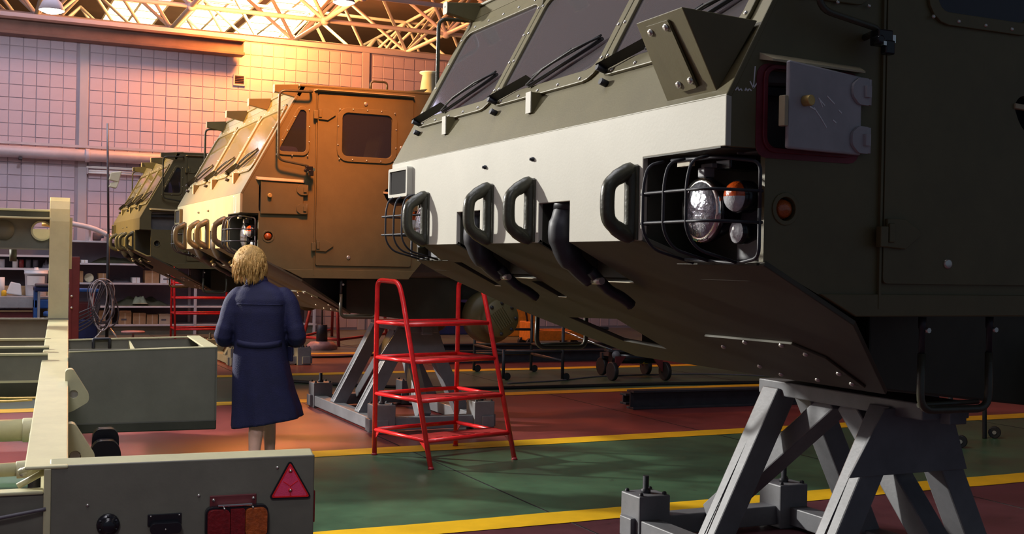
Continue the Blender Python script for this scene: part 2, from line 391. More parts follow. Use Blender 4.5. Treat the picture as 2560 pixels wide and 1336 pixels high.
# square vent in the wall
v = empty('wall_vent', (5.12, WY - .02, 5.17), 'small dark square vent grille high on the block wall', 'vent')
MB().plate((4.995, WY - .02, 5.17), (1, 0, 0), (0, 0, 1), (0, -1, 0), .03, rrect(0, .25, 0, .235, .01), [rrect(.03, .22, .03, .205, .005)]).build('frame', 'duct_grey', v)
MB().box(5.02, 5.22, WY - .028, WY - .018, 5.195, 5.38).build('backing', 'beam_brown', v)
for i in range(5): MB().beam((5.025, WY - .04, 5.215 + i * .035), (5.215, WY - .04, 5.215 + i * .035), .02, .006, (0, -.5, 1)).build('slat', 'beam_brown', v)

# dark gantry beam along the wall head, ending halfway
g = empty('gantry_beam', (-1, WY - .35, 5.72), 'long dark brown steel beam along the top of the block wall', 'beam')
MB().box(-8, 5.13, WY - .50, WY - .16, 6.02, 6.07).build('top_flange', 'beam_brown', g, bevel=.008)
MB().box(-8, 5.13, WY - .36, WY - .30, 5.80, 6.02).build('web', 'beam_brown', g)
MB().box(-8, 5.13, WY - .50, WY - .16, 5.74, 5.80).build('bottom_flange', 'beam_brown', g, bevel=.008)
for x in (-3.0, 0.9, 2.9, 4.9): MB().box(x - .06, x + .06, WY - .30, WY, 5.78, 6.02).build('bracket', 'beam_brown', g, bevel=.006)
# big pipe along the wall
d = empty('wall_duct', (1, WY - .2, 3.39), 'thick grey pipe running along the block wall above the shelving', 'pipe')
MB().cyl((-8, WY - .19, 3.515), (9.0, WY - .19, 3.515), .115, n=20).build('pipe', 'duct_grey', d)
for x in (-3.2, -.4, 2.12, 4.6, 7.1): MB().cyl((x - .04, WY - .19, 3.515), (x + .04, WY - .19, 3.515), .135, n=20).build('collar', 'duct_grey', d, bevel=.008)
for x in (-1.8, .9, 3.4, 5.9): MB().box(x - .03, x + .03, WY - .30, WY, 3.37, 3.40).build('bracket', 'dark_steel', d)
t = empty('cable_tray', (0, WY - .1, 3.68), 'thin grey cable ledge on the wall just above the thick pipe', 'cable tray')
MB().box(-8, 9, WY - .145, WY - .045, 3.665, 3.69).build('tray', 'duct_grey', t)
MB().box(-8, 9, WY - .15, WY - .135, 3.665, 3.715).build('lip', 'duct_grey', t)
# tube light fixture
f = empty('tube_light', (2.62, WY - .12, 3.2), 'unlit white fluorescent twin tube fixture on the block wall', 'light fixture')
MB().box(2.12, 3.20, WY - .09, WY, 3.27, 3.32).build('housing', 'paper_white', f, bevel=.01)
for z in (3.225, 3.185): MB().cyl((2.15, WY - .10, z), (3.17, WY - .10, z), .019, n=12).build('tube', 'paper_white', f)
for x in (2.12, 3.18): MB().box(x, x + .03, WY - .13, WY - .02, 3.155, 3.28).build('end_cap', 'duct_grey', f, bevel=.006)

# left wall with tall windows (the daylight side of the hall, outside the frame)
wl = struct(MB().plate((-8, -4, 0), (0, 1, 0), (0, 0, 1), (-1, 0, 0), .3, [(0, 0), (28.5, 0), (28.5, 9), (0, 9)], [rrect(11 + k * 5, 15 + k * 5, 2.6, 6.6, .02, 1) for k in range(3)]).build('wall_left', 'wall_block'), 'pale side wall with three tall windows')
for k in range(3):
    y0 = 7 + k * 5; w = struct(MB().plate((-8.1, y0, 2.6), (0, 1, 0), (0, 0, 1), (-1, 0, 0), .08, [(0, 0), (4, 0), (4, 4), (0, 4)], [rrect(.08 + i * .98, .98 + i * .98, .08 + j * .98, .98 + j * .98, .01, 1) for i in range(4) for j in range(4)]).build('window_%d' % (k + 1), 'duct_grey'), 'tall gridded side window')
    for i in range(4):
        for j in range(4): MB().box(-8.15, -8.14, y0 + .08 + i * .98, y0 + .98 + i * .98, 2.68 + j * .98, 3.58 + j * .98).build('pane', 'plastic_white', w)

struct(MB().box(24, 24.3, -4, 46, 0, 9).build('wall_right', 'wall_joint'), 'dim far side wall of the hall')
struct(MB().box(-8, 24.3, 46, 46.3, 0, 9).build('wall_rear', 'wall_joint'), 'dim end wall of the next bay behind the block partition')
# roof deck, skylights and the tubular space frame
SKY = [(3.7, 5.3), (6.0, 7.6), (7.8, 9.4)]
holes = [rrect(x0 + 8, x1 + 8, 30 + 4, 41 + 4, .01, 1) for x0, x1 in SKY]
ce = struct(MB().plate((-8, -4, 9.0), (1, 0, 0), (0, 1, 0), (0, 0, 1), .2, [(0, 0), (32, 0), (32, 50), (0, 50)], holes).build('ceiling', 'roof_dark'), 'dark roof deck above the white trusses')
for k, (x0, x1) in enumerate(SKY):
    w = struct(MB().plate((x0, 30, 9.0), (1, 0, 0), (0, 1, 0), (0, 0, 1), .08, [(0, 0), (x1 - x0, 0), (x1 - x0, 11), (0, 11)], [rrect(.06 + i * .78, .06 + i * .78 + .70, .08 + j * 1.09, .08 + j * 1.09 + 1.0, .01, 1) for i in range(2) for j in range(10)]).build('window_%d' % (k + 4), 'truss_white'), 'bright rear roof light divided into panes')
    for i in range(2):
        for j in range(10): MB().box(x0 + .06 + i * .78, x0 + .76 + i * .78, 30.08 + j * 1.09, 31.08 + j * 1.09, 9.03, 9.05).build('pane', 'skylight_pane', w)
tr = struct(empty('roof_truss', (6, 28, 6.9)), 'white tubular space frame trusses under the roof')
unit = bpy.data.meshes.new('strut'); mb = MB(); mb.tube([(0, 0, 0), (0, 0, 1)], 1, 8); unit.from_pydata(mb.v, [], mb.f); unit.polygons.foreach_set('use_smooth', mb.sm); unit.materials.append(M['truss_white'])
def strut(a, b, r, name='strut'):
    a = V(a); b = V(b); o = bpy.data.objects.new(name, unit); COL.objects.link(o); o.parent = tr
    o.location = a - BASE[tr.name]; o.rotation_mode = 'QUATERNION'; o.rotation_quaternion = (b - a).to_track_quat('Z', 'Y'); o.scale = (r, r, (b - a).length)
nodeM = bpy.data.meshes.new('node_joint'); mb = MB().ball((0, 0, 0), .11, 10); nodeM.from_pydata(mb.v, [], mb.f); nodeM.polygons.foreach_set('use_smooth', mb.sm); nodeM.materials.append(M['truss_white'])
gx = [-1.6 + 2.9 * i for i in range(7)]; gy = [19.6 + 2.7 * j for j in range(8)]; zb, zt = 6.85, 8.5
for i, x in enumerate(gx):
    for j, y in enumerate(gy):
        o = bpy.data.objects.new('node_joint', nodeM); COL.objects.link(o); o.parent = tr; o.location = V(x, y, zb) - BASE[tr.name]
        if i < 6: strut((x, y, zb), (gx[i + 1], y, zb), .05, 'chord')
        if j < 7: strut((x, y, zb), (x, gy[j + 1], zb), .05, 'chord')
        for sx in (-1, 1):
            for sy in (-1, 1):
                X, Y = x + sx * 1.45, y + sy * 1.35
                if gx[0] < X < gx[-1] and gy[0] < Y < gy[-1]: strut((x, y, zb), (X, Y, zt), .042)
for i in range(6):
    for j in range(7):
        X, Y = gx[i] + 1.45, gy[j] + 1.35
        if i < 5 and j % 2 == 0: strut((X, Y, zt), (X + 2.9, Y, zt), .045, 'chord')
        if j < 6 and i % 2 == 0: strut((X, Y, zt), (X, Y + 2.7, zt), .045, 'chord')
# hanging bell lamps
def bell(loc, label):
    e = empty('bell_lamp', loc, label, 'lamp', 'hanging hall lamps'); x, y, z = loc
    MB().lathe((x, y, z), (0, 0, 1), [(0, .20), (.02, .205), (.14, .15), (.22, .07), (.30, .05), (.34, .0)], 20).build('shade', 'truss_white', e)
    MB().lathe((x, y, z), (0, 0, 1), [(-.05, .0), (-.045, .09), (-.02, .16), (.015, .192), (.02, 0)], 20).build('bulb', 'lamp_white', e)
    MB().cyl((x, y, z + .33), (x, y, 9.0), .012, n=6).build('cord', 'dark_steel', e)
point('bell_lamp_light', (1.2, 20.6, 5.45), 170, (.95, .93, 1.0), .15)
bell((1.2, 20.6, 5.58), 'lit white bell lamp hanging above the left end of the wall')
bell((6.2, 20.6, 6.28), 'lit white bell lamp hanging beside the bright skylight')
# ------------------------------------------------------------------ truck cabs
N_, F_ = 2.804, 5.75           # near and far side planes
X0 = 2.01                      # front band plane
SA, SB = V(0, 1, 0), V(.43, 0, .80).normalized()      # windscreen plane axes
SN = V(-.80, 0, .43).normalized()
SO = V(X0, N_, 2.03)
BA, BB = V(0, 1, 0), V(1.03, 0, -.535).normalized()   # bow plane axes
BN = V(-.535, 0, -1.03).normalized()
BO = V(X0, N_, 1.605)
def W(a, b, n=0): return SO + SA * a + SB * b + SN * n
def Bw(a, b, n=0): return BO + BA * a + BB * b + BN * n
class Bolts:
    # bolt heads: single objects where they can be picked apart (near cab), one joined piece on the far cabs
    def __init__(s, single): s.single = single; s.l = []; s.mb = MB()
    def build(s, name, mt, parent):
        if not s.single:
            o = s.mb.build(name, mt, parent); o['kind'] = 'stuff'; return
        for (p, nrm, r, h) in s.l:
            key = 'bolt_%.4f_%.4f' % (r, h); me = bpy.data.meshes.get(key)
            if me is None:
                m = MB(); m.lathe((0, 0, 0), (0, 0, 1), [(0, r * 1.1), (h * .7, r), (h, r * .55), (h, 0)], 8); me = bpy.data.meshes.new(key); me.from_pydata(m.v, [], m.f); me.polygons.foreach_set('use_smooth', m.sm); me.materials.append(M[mt])
            o = bpy.data.objects.new('bolt', me); COL.objects.link(o); o.parent = parent; o.location = XF @ V(p) - BASE[parent.name]; o.rotation_mode = 'QUATERNION'; o.rotation_quaternion = V(nrm).to_track_quat('Z', 'Y')
def bolt_on(mb, p, nrm, r=.008, h=.006):
    mb.l.append((p, nrm, r, h)); mb.mb.lathe(p, nrm, [(0, r * 1.1), (h * .7, r), (h, r * .55), (h, 0)], 6)

def make_cab(off, kind, label):
    set_xf(Matrix.Translation(V(off[0], off[1], 0)))
    c = empty('truck_cab', (2.9, 4.3, .94), label, 'truck', 'truck cabs on stands')
    ol = 'olive'
    first = kind == 1
    # ---- side panels
    prof = [(X0 + .005, 2.03), (2.445, 2.83), (2.475, 2.905), (3.72, 2.93), (3.72, 1.75), (3.40, 1.372), (2.51, 1.378), (2.156, 1.541), (2.156, 1.88), (X0 + .005, 1.88)]
    qw = rpoly([(2.30, 2.375), (2.52, 2.375), (2.52, 2.70), (2.475, 2.715)], .035)
    dw = rrect(2.815, 3.232, 2.365, 2.71, .045)
    ho = rrect(2.155, 2.485, 1.885, 2.118, .03)
    mk = circ(2.234, 1.702, .036)
    hr = rpoly([(3.17, 2.085), (3.20, 2.12), (3.36, 2.12), (3.36, 1.985), (3.26, 1.975), (3.20, 2.02)], .03)
    for side in (0, 1):
        Y = N_ if side == 0 else F_; nn = (0, 1, 0) if side == 0 else (0, -1, 0); on = V(0, -1, 0) if side == 0 else V(0, 1, 0)
        MB().plate((0, Y, 0), (1, 0, 0), (0, 0, 1), nn, .022, prof, [qw, dw, ho, mk, hr]).build('side_panel', ol, c, bevel=.004)
        fine = side == 0
        # quarter window
        w = MB().plate(V(0, Y, 0), (1, 0, 0), (0, 0, 1), on, .012, grow(qw, .028), [qw]).build('quarter_window', ol, c, bevel=.003)
        MB().plate(V(0, Y, 0) + on * .002, (1, 0, 0), (0, 0, 1), -on, .006, grow(qw, .006)).build('pane', 'cab_glass_side', w)
        mb = Bolts(first)
        for x, z in ((2.285, 2.345), (2.41, 2.345), (2.535, 2.348), (2.545, 2.46), (2.545, 2.58), (2.542, 2.715), (2.37, 2.54), (2.33, 2.46), (2.43, 2.65)): bolt_on(mb, V(x, Y, z) + on * .012, on, .006, .005)
        if fine: mb.build('bolts', 'steel_bolt', w)
        # door
        do = rpoly([(2.612, 1.48), (3.42, 1.48), (3.42, 2.86), (2.612, 2.845)], .02)
        dr = MB().plate(V(0, Y, 0), (1, 0, 0), (0, 0, 1), on, .014, do, [dw, hr]).build('door', ol, c, bevel=.005)
        MB().plate(V(0, Y, 0) + on * .014, (1, 0, 0), (0, 0, 1), on, .012, grow(dw, .045), [grow(dw, .004)]).build('window_frame', ol, dr, bevel=.004)
        MB().plate(V(0, Y, 0) + on * .006, (1, 0, 0), (0, 0, 1), on, .006, grow(dw, .008)).build('pane', 'cab_glass_side', dr)
        mb = Bolts(first)
        for x, z in ((2.79, 2.34), (2.90, 2.336), (3.02, 2.336), (3.14, 2.336), (3.255, 2.34), (3.268, 2.45), (3.268, 2.60), (3.255, 2.735), (3.14, 2.742), (3.02, 2.742), (2.90, 2.742), (2.79, 2.735), (2.777, 2.60), (2.777, 2.45)): bolt_on(mb, V(x, Y, z) + on * .026, on, .0065, .005)
        if fine: mb.build('bolts', 'steel_bolt', dr)
        for x, z in ((2.884, 1.547), (3.007, 2.795), (3.319, 2.456)):
            MB().lathe(V(x, Y, z) + on * .014, on, [(0, .017), (.006, .016), (.008, .012), (.008, 0)], 14).build('bolt_cap', 'steel_bolt', dr)
        for z in (1.64, 2.69):
            h = MB(); h.box(2.575, 2.606, Y + on.y * .030 - .012, Y + on.y * .030 + .012, z - .045, z + .02)
            h.plate(V(0, Y, 0) + on * .014, (1, 0, 0), (0, 0, 1), on, .014, [(2.615, z - .045), (2.69, z - .05), (2.755, z - .005), (2.75, z + .012), (2.69, z + .045), (2.615, z + .045)])
            h.obox(V(2.628, Y, z) + on * .03, (.012, 0, 0), (0, .006, 0), (0, 0, .03)); h.build('hinge', ol, dr, bevel=.003)
        # recess behind the door handle
        MB().obox(V(3.27, Y, 2.05) - on * .09, (.12, 0, 0), (0, .004, 0), (0, 0, .10)).build('handle_recess', 'black_rubber', dr)
        MB().beam(V(3.17, Y, 2.083) + on * .012, V(3.37, Y, 2.075) + on * .012, .02, .018).build('handle', 'trim_tan', dr, bevel=.003)
        # weld seam beside the door and lower skirt
        MB().box(2.598, 2.607, Y - .012 if side == 0 else Y, Y if side == 0 else Y + .012, 1.40, 2.86).build('seam_strip', ol, c)
        MB().plate(V(0, Y, 0), (1, 0, 0), (0, 0, 1), on, .010, [(2.366, 1.446), (2.51, 1.376), (3.405, 1.376), (3.46, 1.446)]).build('skirt', ol, c, bevel=.003)
        # roof gutter and hatch drip trim
        MB().hexa([V(2.58, Y, 2.868), V(3.42, Y, 2.876), V(3.42, Y, 2.884) + on * .045, V(2.60, Y, 2.876) + on * .045, V(2.58, Y, 2.884), V(3.42, Y, 2.892), V(3.42, Y, 2.889) + on * .045, V(2.60, Y, 2.881) + on * .045]).build('roof_gutter', 'trim_tan', c)
        MB().hexa([V(2.128, Y, 2.145), V(2.515, Y, 2.138), V(2.505, Y, 2.132) + on * .035, V(2.15, Y, 2.138) + on * .035, V(2.128, Y, 2.166), V(2.515, Y, 2.156), V(2.505, Y, 2.138) + on * .035, V(2.15, Y, 2.145) + on * .035]).build('drip_trim', 'trim_tan', c)
        # marker lamp
        m = MB().plate(V(0, Y, 0), (1, 0, 0), (0, 0, 1), on, .005, circ(2.234, 1.702, .05), [circ(2.234, 1.702, .036)]).build('marker_ring', ol, c, bevel=.002)
        MB().lathe(V(2.234, Y, 1.702) - on * .05, on, [(0, 0), (0, .036), (.05, .0375)], 20).build('socket', 'black_rubber', m, fix=True)
        if kind != 3: MB().lathe(V(2.234, Y, 1.702) - on * .03, on, [(0, .033), (.012, .032), (.03, .026), (.038, .015), (.041, 0)], 20).build('lens', 'lens_amber', m)
        # mirror bar
        y2 = Y + on.y * .075
        bar = fillet([V(2.55, Y, 2.865), V(2.55, y2, 2.85), V(2.285, y2, 2.84), V(2.283, y2, 2.30), V(2.53, y2, 2.262), V(2.53, Y, 2.25)], .05)
        mo = MB().tube(bar, .0105, 8).build('mirror_bar', 'olive_shiny', c)
        k = MB(); k.obox(V(2.53, y2, 2.236), (.028, 0, 0), (0, .022, 0), (0, 0, .024)); k.obox(V(2.545, y2 + on.y * .012, 2.206), (.018, 0, 0), (0, .014, 0), (0, 0, .022)); k.cyl(V(2.50, y2, 2.225), V(2.50, y2 + on.y * .035, 2.225), .014, n=10)
        k.build('clamp', 'black_gloss', mo, bevel=.005)
        k = MB(); k.obox(V(2.567, y2, 2.235), (.008, 0, 0), (0, .014, 0), (0, 0, .012)); k.obox(V(2.512, y2 + on.y * .03, 2.213), (.006, 0, 0), (0, .006, 0), (0, 0, .006)); k.build('buckle', 'chrome', mo)
        # boarding step hung under the door
        y3 = Y - on.y * .056
        s = MB().tube(fillet([V(2.85, y3, 1.25), V(2.848, y3, 1.062), V(3.158, y3, 1.058), V(3.155, y3, 1.25)], .055), .0135, 10).build('boarding_step', 'olive_shiny', c)
        for x in (2.85, 3.155):
            MB().tube([V(x, y3, 1.37), V(x, y3, 1.335), V(x, y3, 1.33), V(x, y3, 1.25)], [.013, .013, .010, .010], 8).build('wire_link', 'dark_steel', s)
            MB().cyl(V(x + .012, y3, 1.327), V(x + .012, y3 + on.y * .02, 1.327), .009, n=8).build('clip', 'steel_bolt', s)
        MB().tube([V(2.87, y3 + .03, 1.075), V(3.14, y3 + .03, 1.078)], .009, 8).build('tread_bar', 'olive_shiny', s)
        # hatch
        if side == 0:
            if first:
                MB().plate(V(0, Y, 0), (1, 0, 0), (0, 0, 1), on, .003, rrect(2.118, 2.515, 1.852, 2.135, .04), [ho]).build('hatch_surround', 'maroon_paint', c)
                MB().plate(V(0, Y, 0) + on * .003, (1, 0, 0), (0, 0, 1), on, .008, grow(ho, .016), [ho]).build('hatch_rim', 'maroon_paint', c, bevel=.003)
            MB().box(2.13, 2.51, Y + .10, Y + .106, 1.87, 2.13).build('hatch_back', 'interior', c)
            MB().box(2.16, 2.48, Y + .024, Y + .1, 1.872, 1.882).build('hatch_floor', 'interior', c)
            MB().box(2.152, 2.158, Y + .024, Y + .1, 1.872, 2.12).build('hatch_side', 'interior', c)
            MB().box(2.155, 2.49, Y + .05, Y + .07, 2.05, 2.075).build('hatch_shelf', 'dark_steel', c)
            if kind != 3:
                a = math.radians(11 if first else 0); hx, hy = 2.50, Y - .024
                ca, sa = math.cos(a), math.sin(a)
                Dx = V(-ca, -sa, 0); Dn = V(sa, -ca, 0)
                def H(u, n, z): return V(hx, hy, z) + Dx * u + Dn * n
                dm = 'door_grey' if first else ol
                hd = MB(); hd.hexa([H(-.005, 0, 1.878), H(.335, 0, 1.875), H(.335, -.016, 1.875), H(-.005, -.016, 1.878), H(-.005, 0, 2.122), H(.335, 0, 2.135), H(.335, -.016, 2.135), H(-.005, -.016, 2.122)])
                hd = hd.build('hatch_door', dm, c, bevel=.006, label='grey primed hatch door standing ajar' if first else None)
                MB().cyl(H(.268, .0, 2.02), H(.268, .028, 2.02), .0165, n=14).build('knob', 'brass_knob', hd, bevel=.002)
                for z in (1.925, 2.075):
                    k = MB(); k.plate(H(0, .001, z), Dx, (0, 0, 1), Dn, .010, rpoly([(-.03, -.042), (.02, -.042), (.052, -.018), (.052, .018), (.02, .042), (-.03, .042)], .012)); k.cyl(H(-.032, .004, z - .04), H(-.032, .004, z + .04), .009, n=8); k.obox(H(-.012, .016, z), Dx * .012, Dn * .006, (0, 0, .018))
                    k.build('hinge', dm, hd, bevel=.002)
                if first:
                    k = MB(); k.obox(H(.345, -.012, 1.985), Dx * .008, Dn * .012, (0, 0, .045)); k.build('latch', 'trim_tan', hd, bevel=.002)
                    r5 = random.Random(5); k = MB()
                    for (u0, z0, u1, z1) in ((.225, 2.005, .19, 1.975), (.19, 1.975, .165, 1.95), (.205, 2.035, .175, 2.015), (.165, 2.045, .13, 2.025), (.20, 2.03, .185, 2.01), (.11, 2.008, .095, 2.0), (.135, 1.975, .12, 1.968), (.245, 2.006, .215, 1.998)):
                        k.obox((H(u0, .0012, z0) + H(u1, .0012, z1)) / 2, (H(u1, 0, z1) - H(u0, 0, z0)) / 2, Dn * .0008, V(0, 0, .0022))
                    k.build('scratches', 'chalk', hd)
    # chalk marks
    if first:
        k = MB(); y = N_ - .001
        for (xa, za, xb, zb) in ((2.112, 2.123, 2.107, 2.058), (2.094, 2.077, 2.107, 2.057), (2.124, 2.079, 2.107, 2.057), (2.030, 2.049, 2.038, 2.051), (2.042, 2.046, 2.050, 2.056), (2.050, 2.056, 2.054, 2.046), (2.054, 2.046, 2.062, 2.052), (2.062, 2.052, 2.066, 2.046), (2.076, 2.047, 2.080, 2.055), (2.080, 2.055, 2.086, 2.047), (2.086, 2.047, 2.092, 2.054), (2.092, 2.054, 2.100, 2.049)):
            d = V(xb - xa, 0, zb - za); nrm = V(-d.z, 0, d.x).normalized() * .0018
            k.obox(V((xa + xb) / 2, y, (za + zb) / 2), d / 2, nrm, (0, .0006, 0))
        k.build('chalk_mark', 'chalk', c, label='chalk arrow and scribble')
    if kind == 2:
        k = MB(); x = X0 - .001
        for (ya, za, yb, zb) in ((3.02, 2.02, 3.02, 1.90), (2.95, 2.01, 2.95, 1.885), (2.95, 1.885, 3.02, 1.89), (3.02, 2.02, 3.06, 2.01)):
            d = V(0, yb - ya, zb - za); nrm = V(0, -d.z, d.y).normalized() * .004; k.obox(V(x, (ya + yb) / 2, (za + zb) / 2), d / 2, nrm, (.0008, 0, 0))
        k.build('chalk_mark', 'chalk', c, label='chalk bracket mark')
    # ---- roof, rear wall, cab floor
    MB().hexa([V(2.46, N_ - .004, 2.895), V(3.74, N_ - .004, 2.92), V(3.74, F_ + .004, 2.92), V(2.46, F_ + .004, 2.895), V(2.46, N_ - .004, 2.915), V(3.74, N_ - .004, 2.94), V(3.74, F_ + .004, 2.94), V(2.46, F_ + .004, 2.915)]).build('roof', ol, c, bevel=.006)
    MB().box(3.70, 3.72, N_ + .02, F_ - .02, 1.75, 2.92).build('rear_wall', 'lining', c)
    MB().hexa([V(2.9, 5.0, 1.9), V(3.0, 5.0, 1.9), V(3.0, 5.12, 1.9), V(2.9, 5.12, 1.9), V(2.75, 5.25, 2.88), V(2.85, 5.25, 2.88), V(2.85, 5.37, 2.88), V(2.75, 5.37, 2.88)]).build('roll_bar', 'seat_tan', c, bevel=.01)
    MB().box(3.60, 3.69, 3.0, 3.9, 2.2, 2.75).build('rear_window', 'plastic_white', c, bevel=.02)
    MB().hexa([V(3.38, N_ + .02, 1.38), V(3.40, N_ + .02, 1.37), V(3.40, F_ - .02, 1.37), V(3.38, F_ - .02, 1.38), V(3.70, N_ + .02, 1.76), V(3.72, N_ + .02, 1.75), V(3.72, F_ - .02, 1.75), V(3.70, F_ - .02, 1.76)]).build('wheel_arch', 'olive_dark', c)
    MB().box(2.30, 3.6, N_ + .03, F_ - .03, 1.86, 1.88).build('cab_floor', 'interior', c)
    MB().hexa([V(2.06, N_ + .03, 2.07), V(2.5, N_ + .03, 2.10), V(2.5, F_ - .03, 2.10), V(2.06, F_ - .03, 2.07), V(2.10, N_ + .03, 2.13), V(2.42, N_ + .03, 2.22), V(2.42, F_ - .03, 2.22), V(2.10, F_ - .03, 2.13)]).build('dashboard', 'interior', c, bevel=.02)
    for sy in (3.25, 4.25, 5.2):
        s = MB(); s.box(2.75, 3.2, sy - .24, sy + .24, 2.0, 2.12); s.hexa([V(3.12, sy - .22, 2.1), V(3.26, sy - .22, 2.1), V(3.26, sy + .22, 2.1), V(3.12, sy + .22, 2.1), V(3.24, sy - .2, 2.62), V(3.36, sy - .2, 2.62), V(3.36, sy + .2, 2.62), V(3.24, sy + .2, 2.62)]); s.box(3.26, 3.35, sy - .12, sy + .12, 2.64, 2.80); s.box(2.85, 3.1, sy - .15, sy + .15, 1.87, 2.0)
        s.build('seat', 'seat_grey' if sy < 5 else 'seat_tan', c, bevel=.04, seg=3)
    sw = MB(); pts = [V(2.62, 3.25, 2.33) + V(.09 * math.cos(t) * .6, .19 * math.sin(t), .16 * math.cos(t)) for t in [2 * math.pi * i / 20 for i in range(20)]]; sw.tube(pts, .014, 6, closed=True); sw.beam(pts[0], pts[10], .03, .02); sw.beam(pts[5], pts[15], .03, .02); sw.cyl((2.62, 3.25, 2.33), (2.45, 3.25, 2.15), .02, n=8); sw.build('steering_wheel', 'black_rubber', c)
    # ---- windscreen wall
    LEN = .908; panes = [(.10, .915), (.985, 1.885), (1.955, 2.84)]
    ph = [rrect(a0, a1, .25, .80, .07) for a0, a1 in panes]
    MB().plate(SO, SA, SB, -SN, .02, [(-.002, 0), (F_ - N_ + .002, 0), (F_ - N_ + .002, LEN), (-.002, LEN)], ph).build('windscreen_wall', ol, c, bevel=.004)
    MB().hexa([W(0, LEN), W(F_ - N_, LEN), V(2.475, F_, 2.91), V(2.475, N_, 2.91), W(0, LEN, -.03), W(F_ - N_, LEN, -.03), V(2.51, F_, 2.90), V(2.51, N_, 2.90)]).build('roof_header', ol, c, fix=True)
    for i, ((a0, a1), h) in enumerate(zip(panes, ph)):
        w = MB().plate(SO, SA, SB, SN, .014, rrect(a0 - .032, a1 + .032, .205, .835, .095), [grow(h, -.012)]).build('windscreen', ol, c, bevel=.004)
        MB().plate(W(0, 0, -.004), SA, SB, SN, .006, grow(h, .01)).build('pane', 'cab_glass' if first else 'cab_glass_gold', w)
        mb = Bolts(first)
        for k in range(5):
            a = a0 + (a1 - a0) * (k + .5) / 5; bolt_on(mb, W(a, .222, .014), SN, .007, .006); bolt_on(mb, W(a, .818, .014), SN, .007, .006)
        for k in range(4):
            b = .30 + .45 * k / 3; bolt_on(mb, W(a0 - .012, b, .014), SN, .007, .006); bolt_on(mb, W(a1 + .012, b, .014), SN, .007, .006)
        mb.build('bolts', 'steel_bolt', w)
        # wiper
        pv = W(a1 - .04, .225, .04); tip = W(a0 + .06, .385, .03); mid = pv.lerp(tip, .42)
        wp = MB(); wp.obox(pv.lerp(mid, .45), (mid - pv) * .48, SB.cross((mid - pv).normalized()) * .012, SN * .010)
        wp.tube([mid, mid.lerp(tip, .55) + SB * .035], .006, 6); wp.tube([mid.lerp(tip, .1) + SB * .015, tip + SB * .02], .005, 6)
        wp = wp.build('wiper', 'black_rubber', c)
        b = MB(); q0 = mid.lerp(tip, -.05) - SB * .035; q1 = tip + SB * .012; b.tube([q0 - SN * .012, q1 - SN * .012], .008, 6); b.tube([q0, q0.lerp(q1, .3) + SN * .02, q0.lerp(q1, .7) + SN * .02, q1], .005, 6)
        b.build('blade', 'black_rubber', wp)
        MB().cyl(W(a1 - .04, .225, 0), W(a1 - .04, .215, .055), .012, n=10).build('pivot', 'dark_steel', wp)
        MB().cyl(W(a1 - .07, .17, 0), W(a1 - .07, .165, .03), .013, n=10).build('washer_jet', 'dark_steel', wp)
    for a in (.50, 1.42, 2.34):
        if first and a < 1: continue
        p0 = W(a, .215); t = MB(); t.hexa([p0 + V(0, -.022, 0), p0 + V(0, .022, 0), W(a, .12) + V(0, .022, 0), W(a, .12) + V(0, -.022, 0), p0 + V(-.055, -.022, .0), p0 + V(-.055, .022, .0), p0 + V(-.055, .022, -.082), p0 + V(-.055, -.022, -.082)])
        t.build('rest_tab', ol, c, fix=True)
        MB().obox(p0 + V(-.057, 0, -.041), (.002, 0, 0), (0, .023, 0), (0, 0, .043)).build('tab_face', 'primer_white' if first else 'trim_tan', c)
    # brackets along the roof front
    for y in (2.86, 3.78, 4.72, 5.70):
        t = MB(); w = .022
        for s in (-1, 1): pass
        t.hexa([V(2.275, y - w, 2.845), V(2.50, y - w, 2.80), V(2.50, y + w, 2.80), V(2.275, y + w, 2.845), V(2.275, y - w, 2.90), V(2.56, y - w, 2.925), V(2.56, y + w, 2.925), V(2.275, y + w, 2.90)])
        b = t.build('roof_bracket', ol, c, bevel=.004)
        MB().plate((2.274, y - .03, 2.838), (0, 1, 0), (0, 0, 1), (-1, 0, 0), .004, rpoly([(0, 0), (.06, 0), (.06, .066), (0, .066)], .016), [circ(.03, .04, .006, 8)]).build('end_plate', 'trim_tan', b)
    # roof hatch and grab handle
    r = MB(); r.hexa([V(3.30, 3.3, 2.93), V(3.62, 3.3, 2.935), V(3.62, 3.95, 2.935), V(3.30, 3.95, 2.93), V(3.22, 3.3, 2.955), V(3.74, 3.3, 3.045), V(3.74, 3.95, 3.045), V(3.22, 3.95, 2.955)]); r.build('roof_hatch', ol, c, bevel=.006)
    MB().tube(fillet([V(3.07, 2.86, 2.92), V(3.07, 2.86, 2.995), V(3.21, 2.86, 2.998), V(3.21, 2.86, 2.92)], .03), .009, 8).build('grab_handle', 'olive_shiny', c)
    # ---- front band
    bz = [(-.002, 2.03), (-.002, 1.88), (.455, 1.88), (.455, 1.605), (.964, 1.605), (.964, 1.757), (1.22, 1.757), (1.22, 1.605), (1.79, 1.605), (1.79, 1.75), (2.05, 1.75), (2.05, 1.605), (2.49, 1.605), (2.49, 1.855), (2.948, 1.855), (2.948, 2.03)]
    MB().plate((X0, N_, 0), (0, 1, 0), (0, 0, 1), (1, 0, 0), .02, bz).build('front_band', 'primer_white' if first else ('primer_cream' if kind == 2 else ol), c, bevel=.003, label='bare white primer band' if first else None)
    for y in (4.077, 4.539): MB().lathe((X0, y, 1.934), (-1, 0, 0), [(0, .009), (.008, .009), (.008, .006), (.016, .006), (.016, 0)], 8).build('stud', 'dark_steel', c)
    # dark rectangular lamp at the far end of the band
    l = MB().plate((X0, 5.44, 1.85), (0, 1, 0), (0, 0, 1), (-1, 0, 0), .03, rrect(0, .285, 0, .15, .012), [rrect(.02, .265, .016, .134, .006)]).build('lamp_panel', 'primer_white' if first else ol, c, bevel=.003)
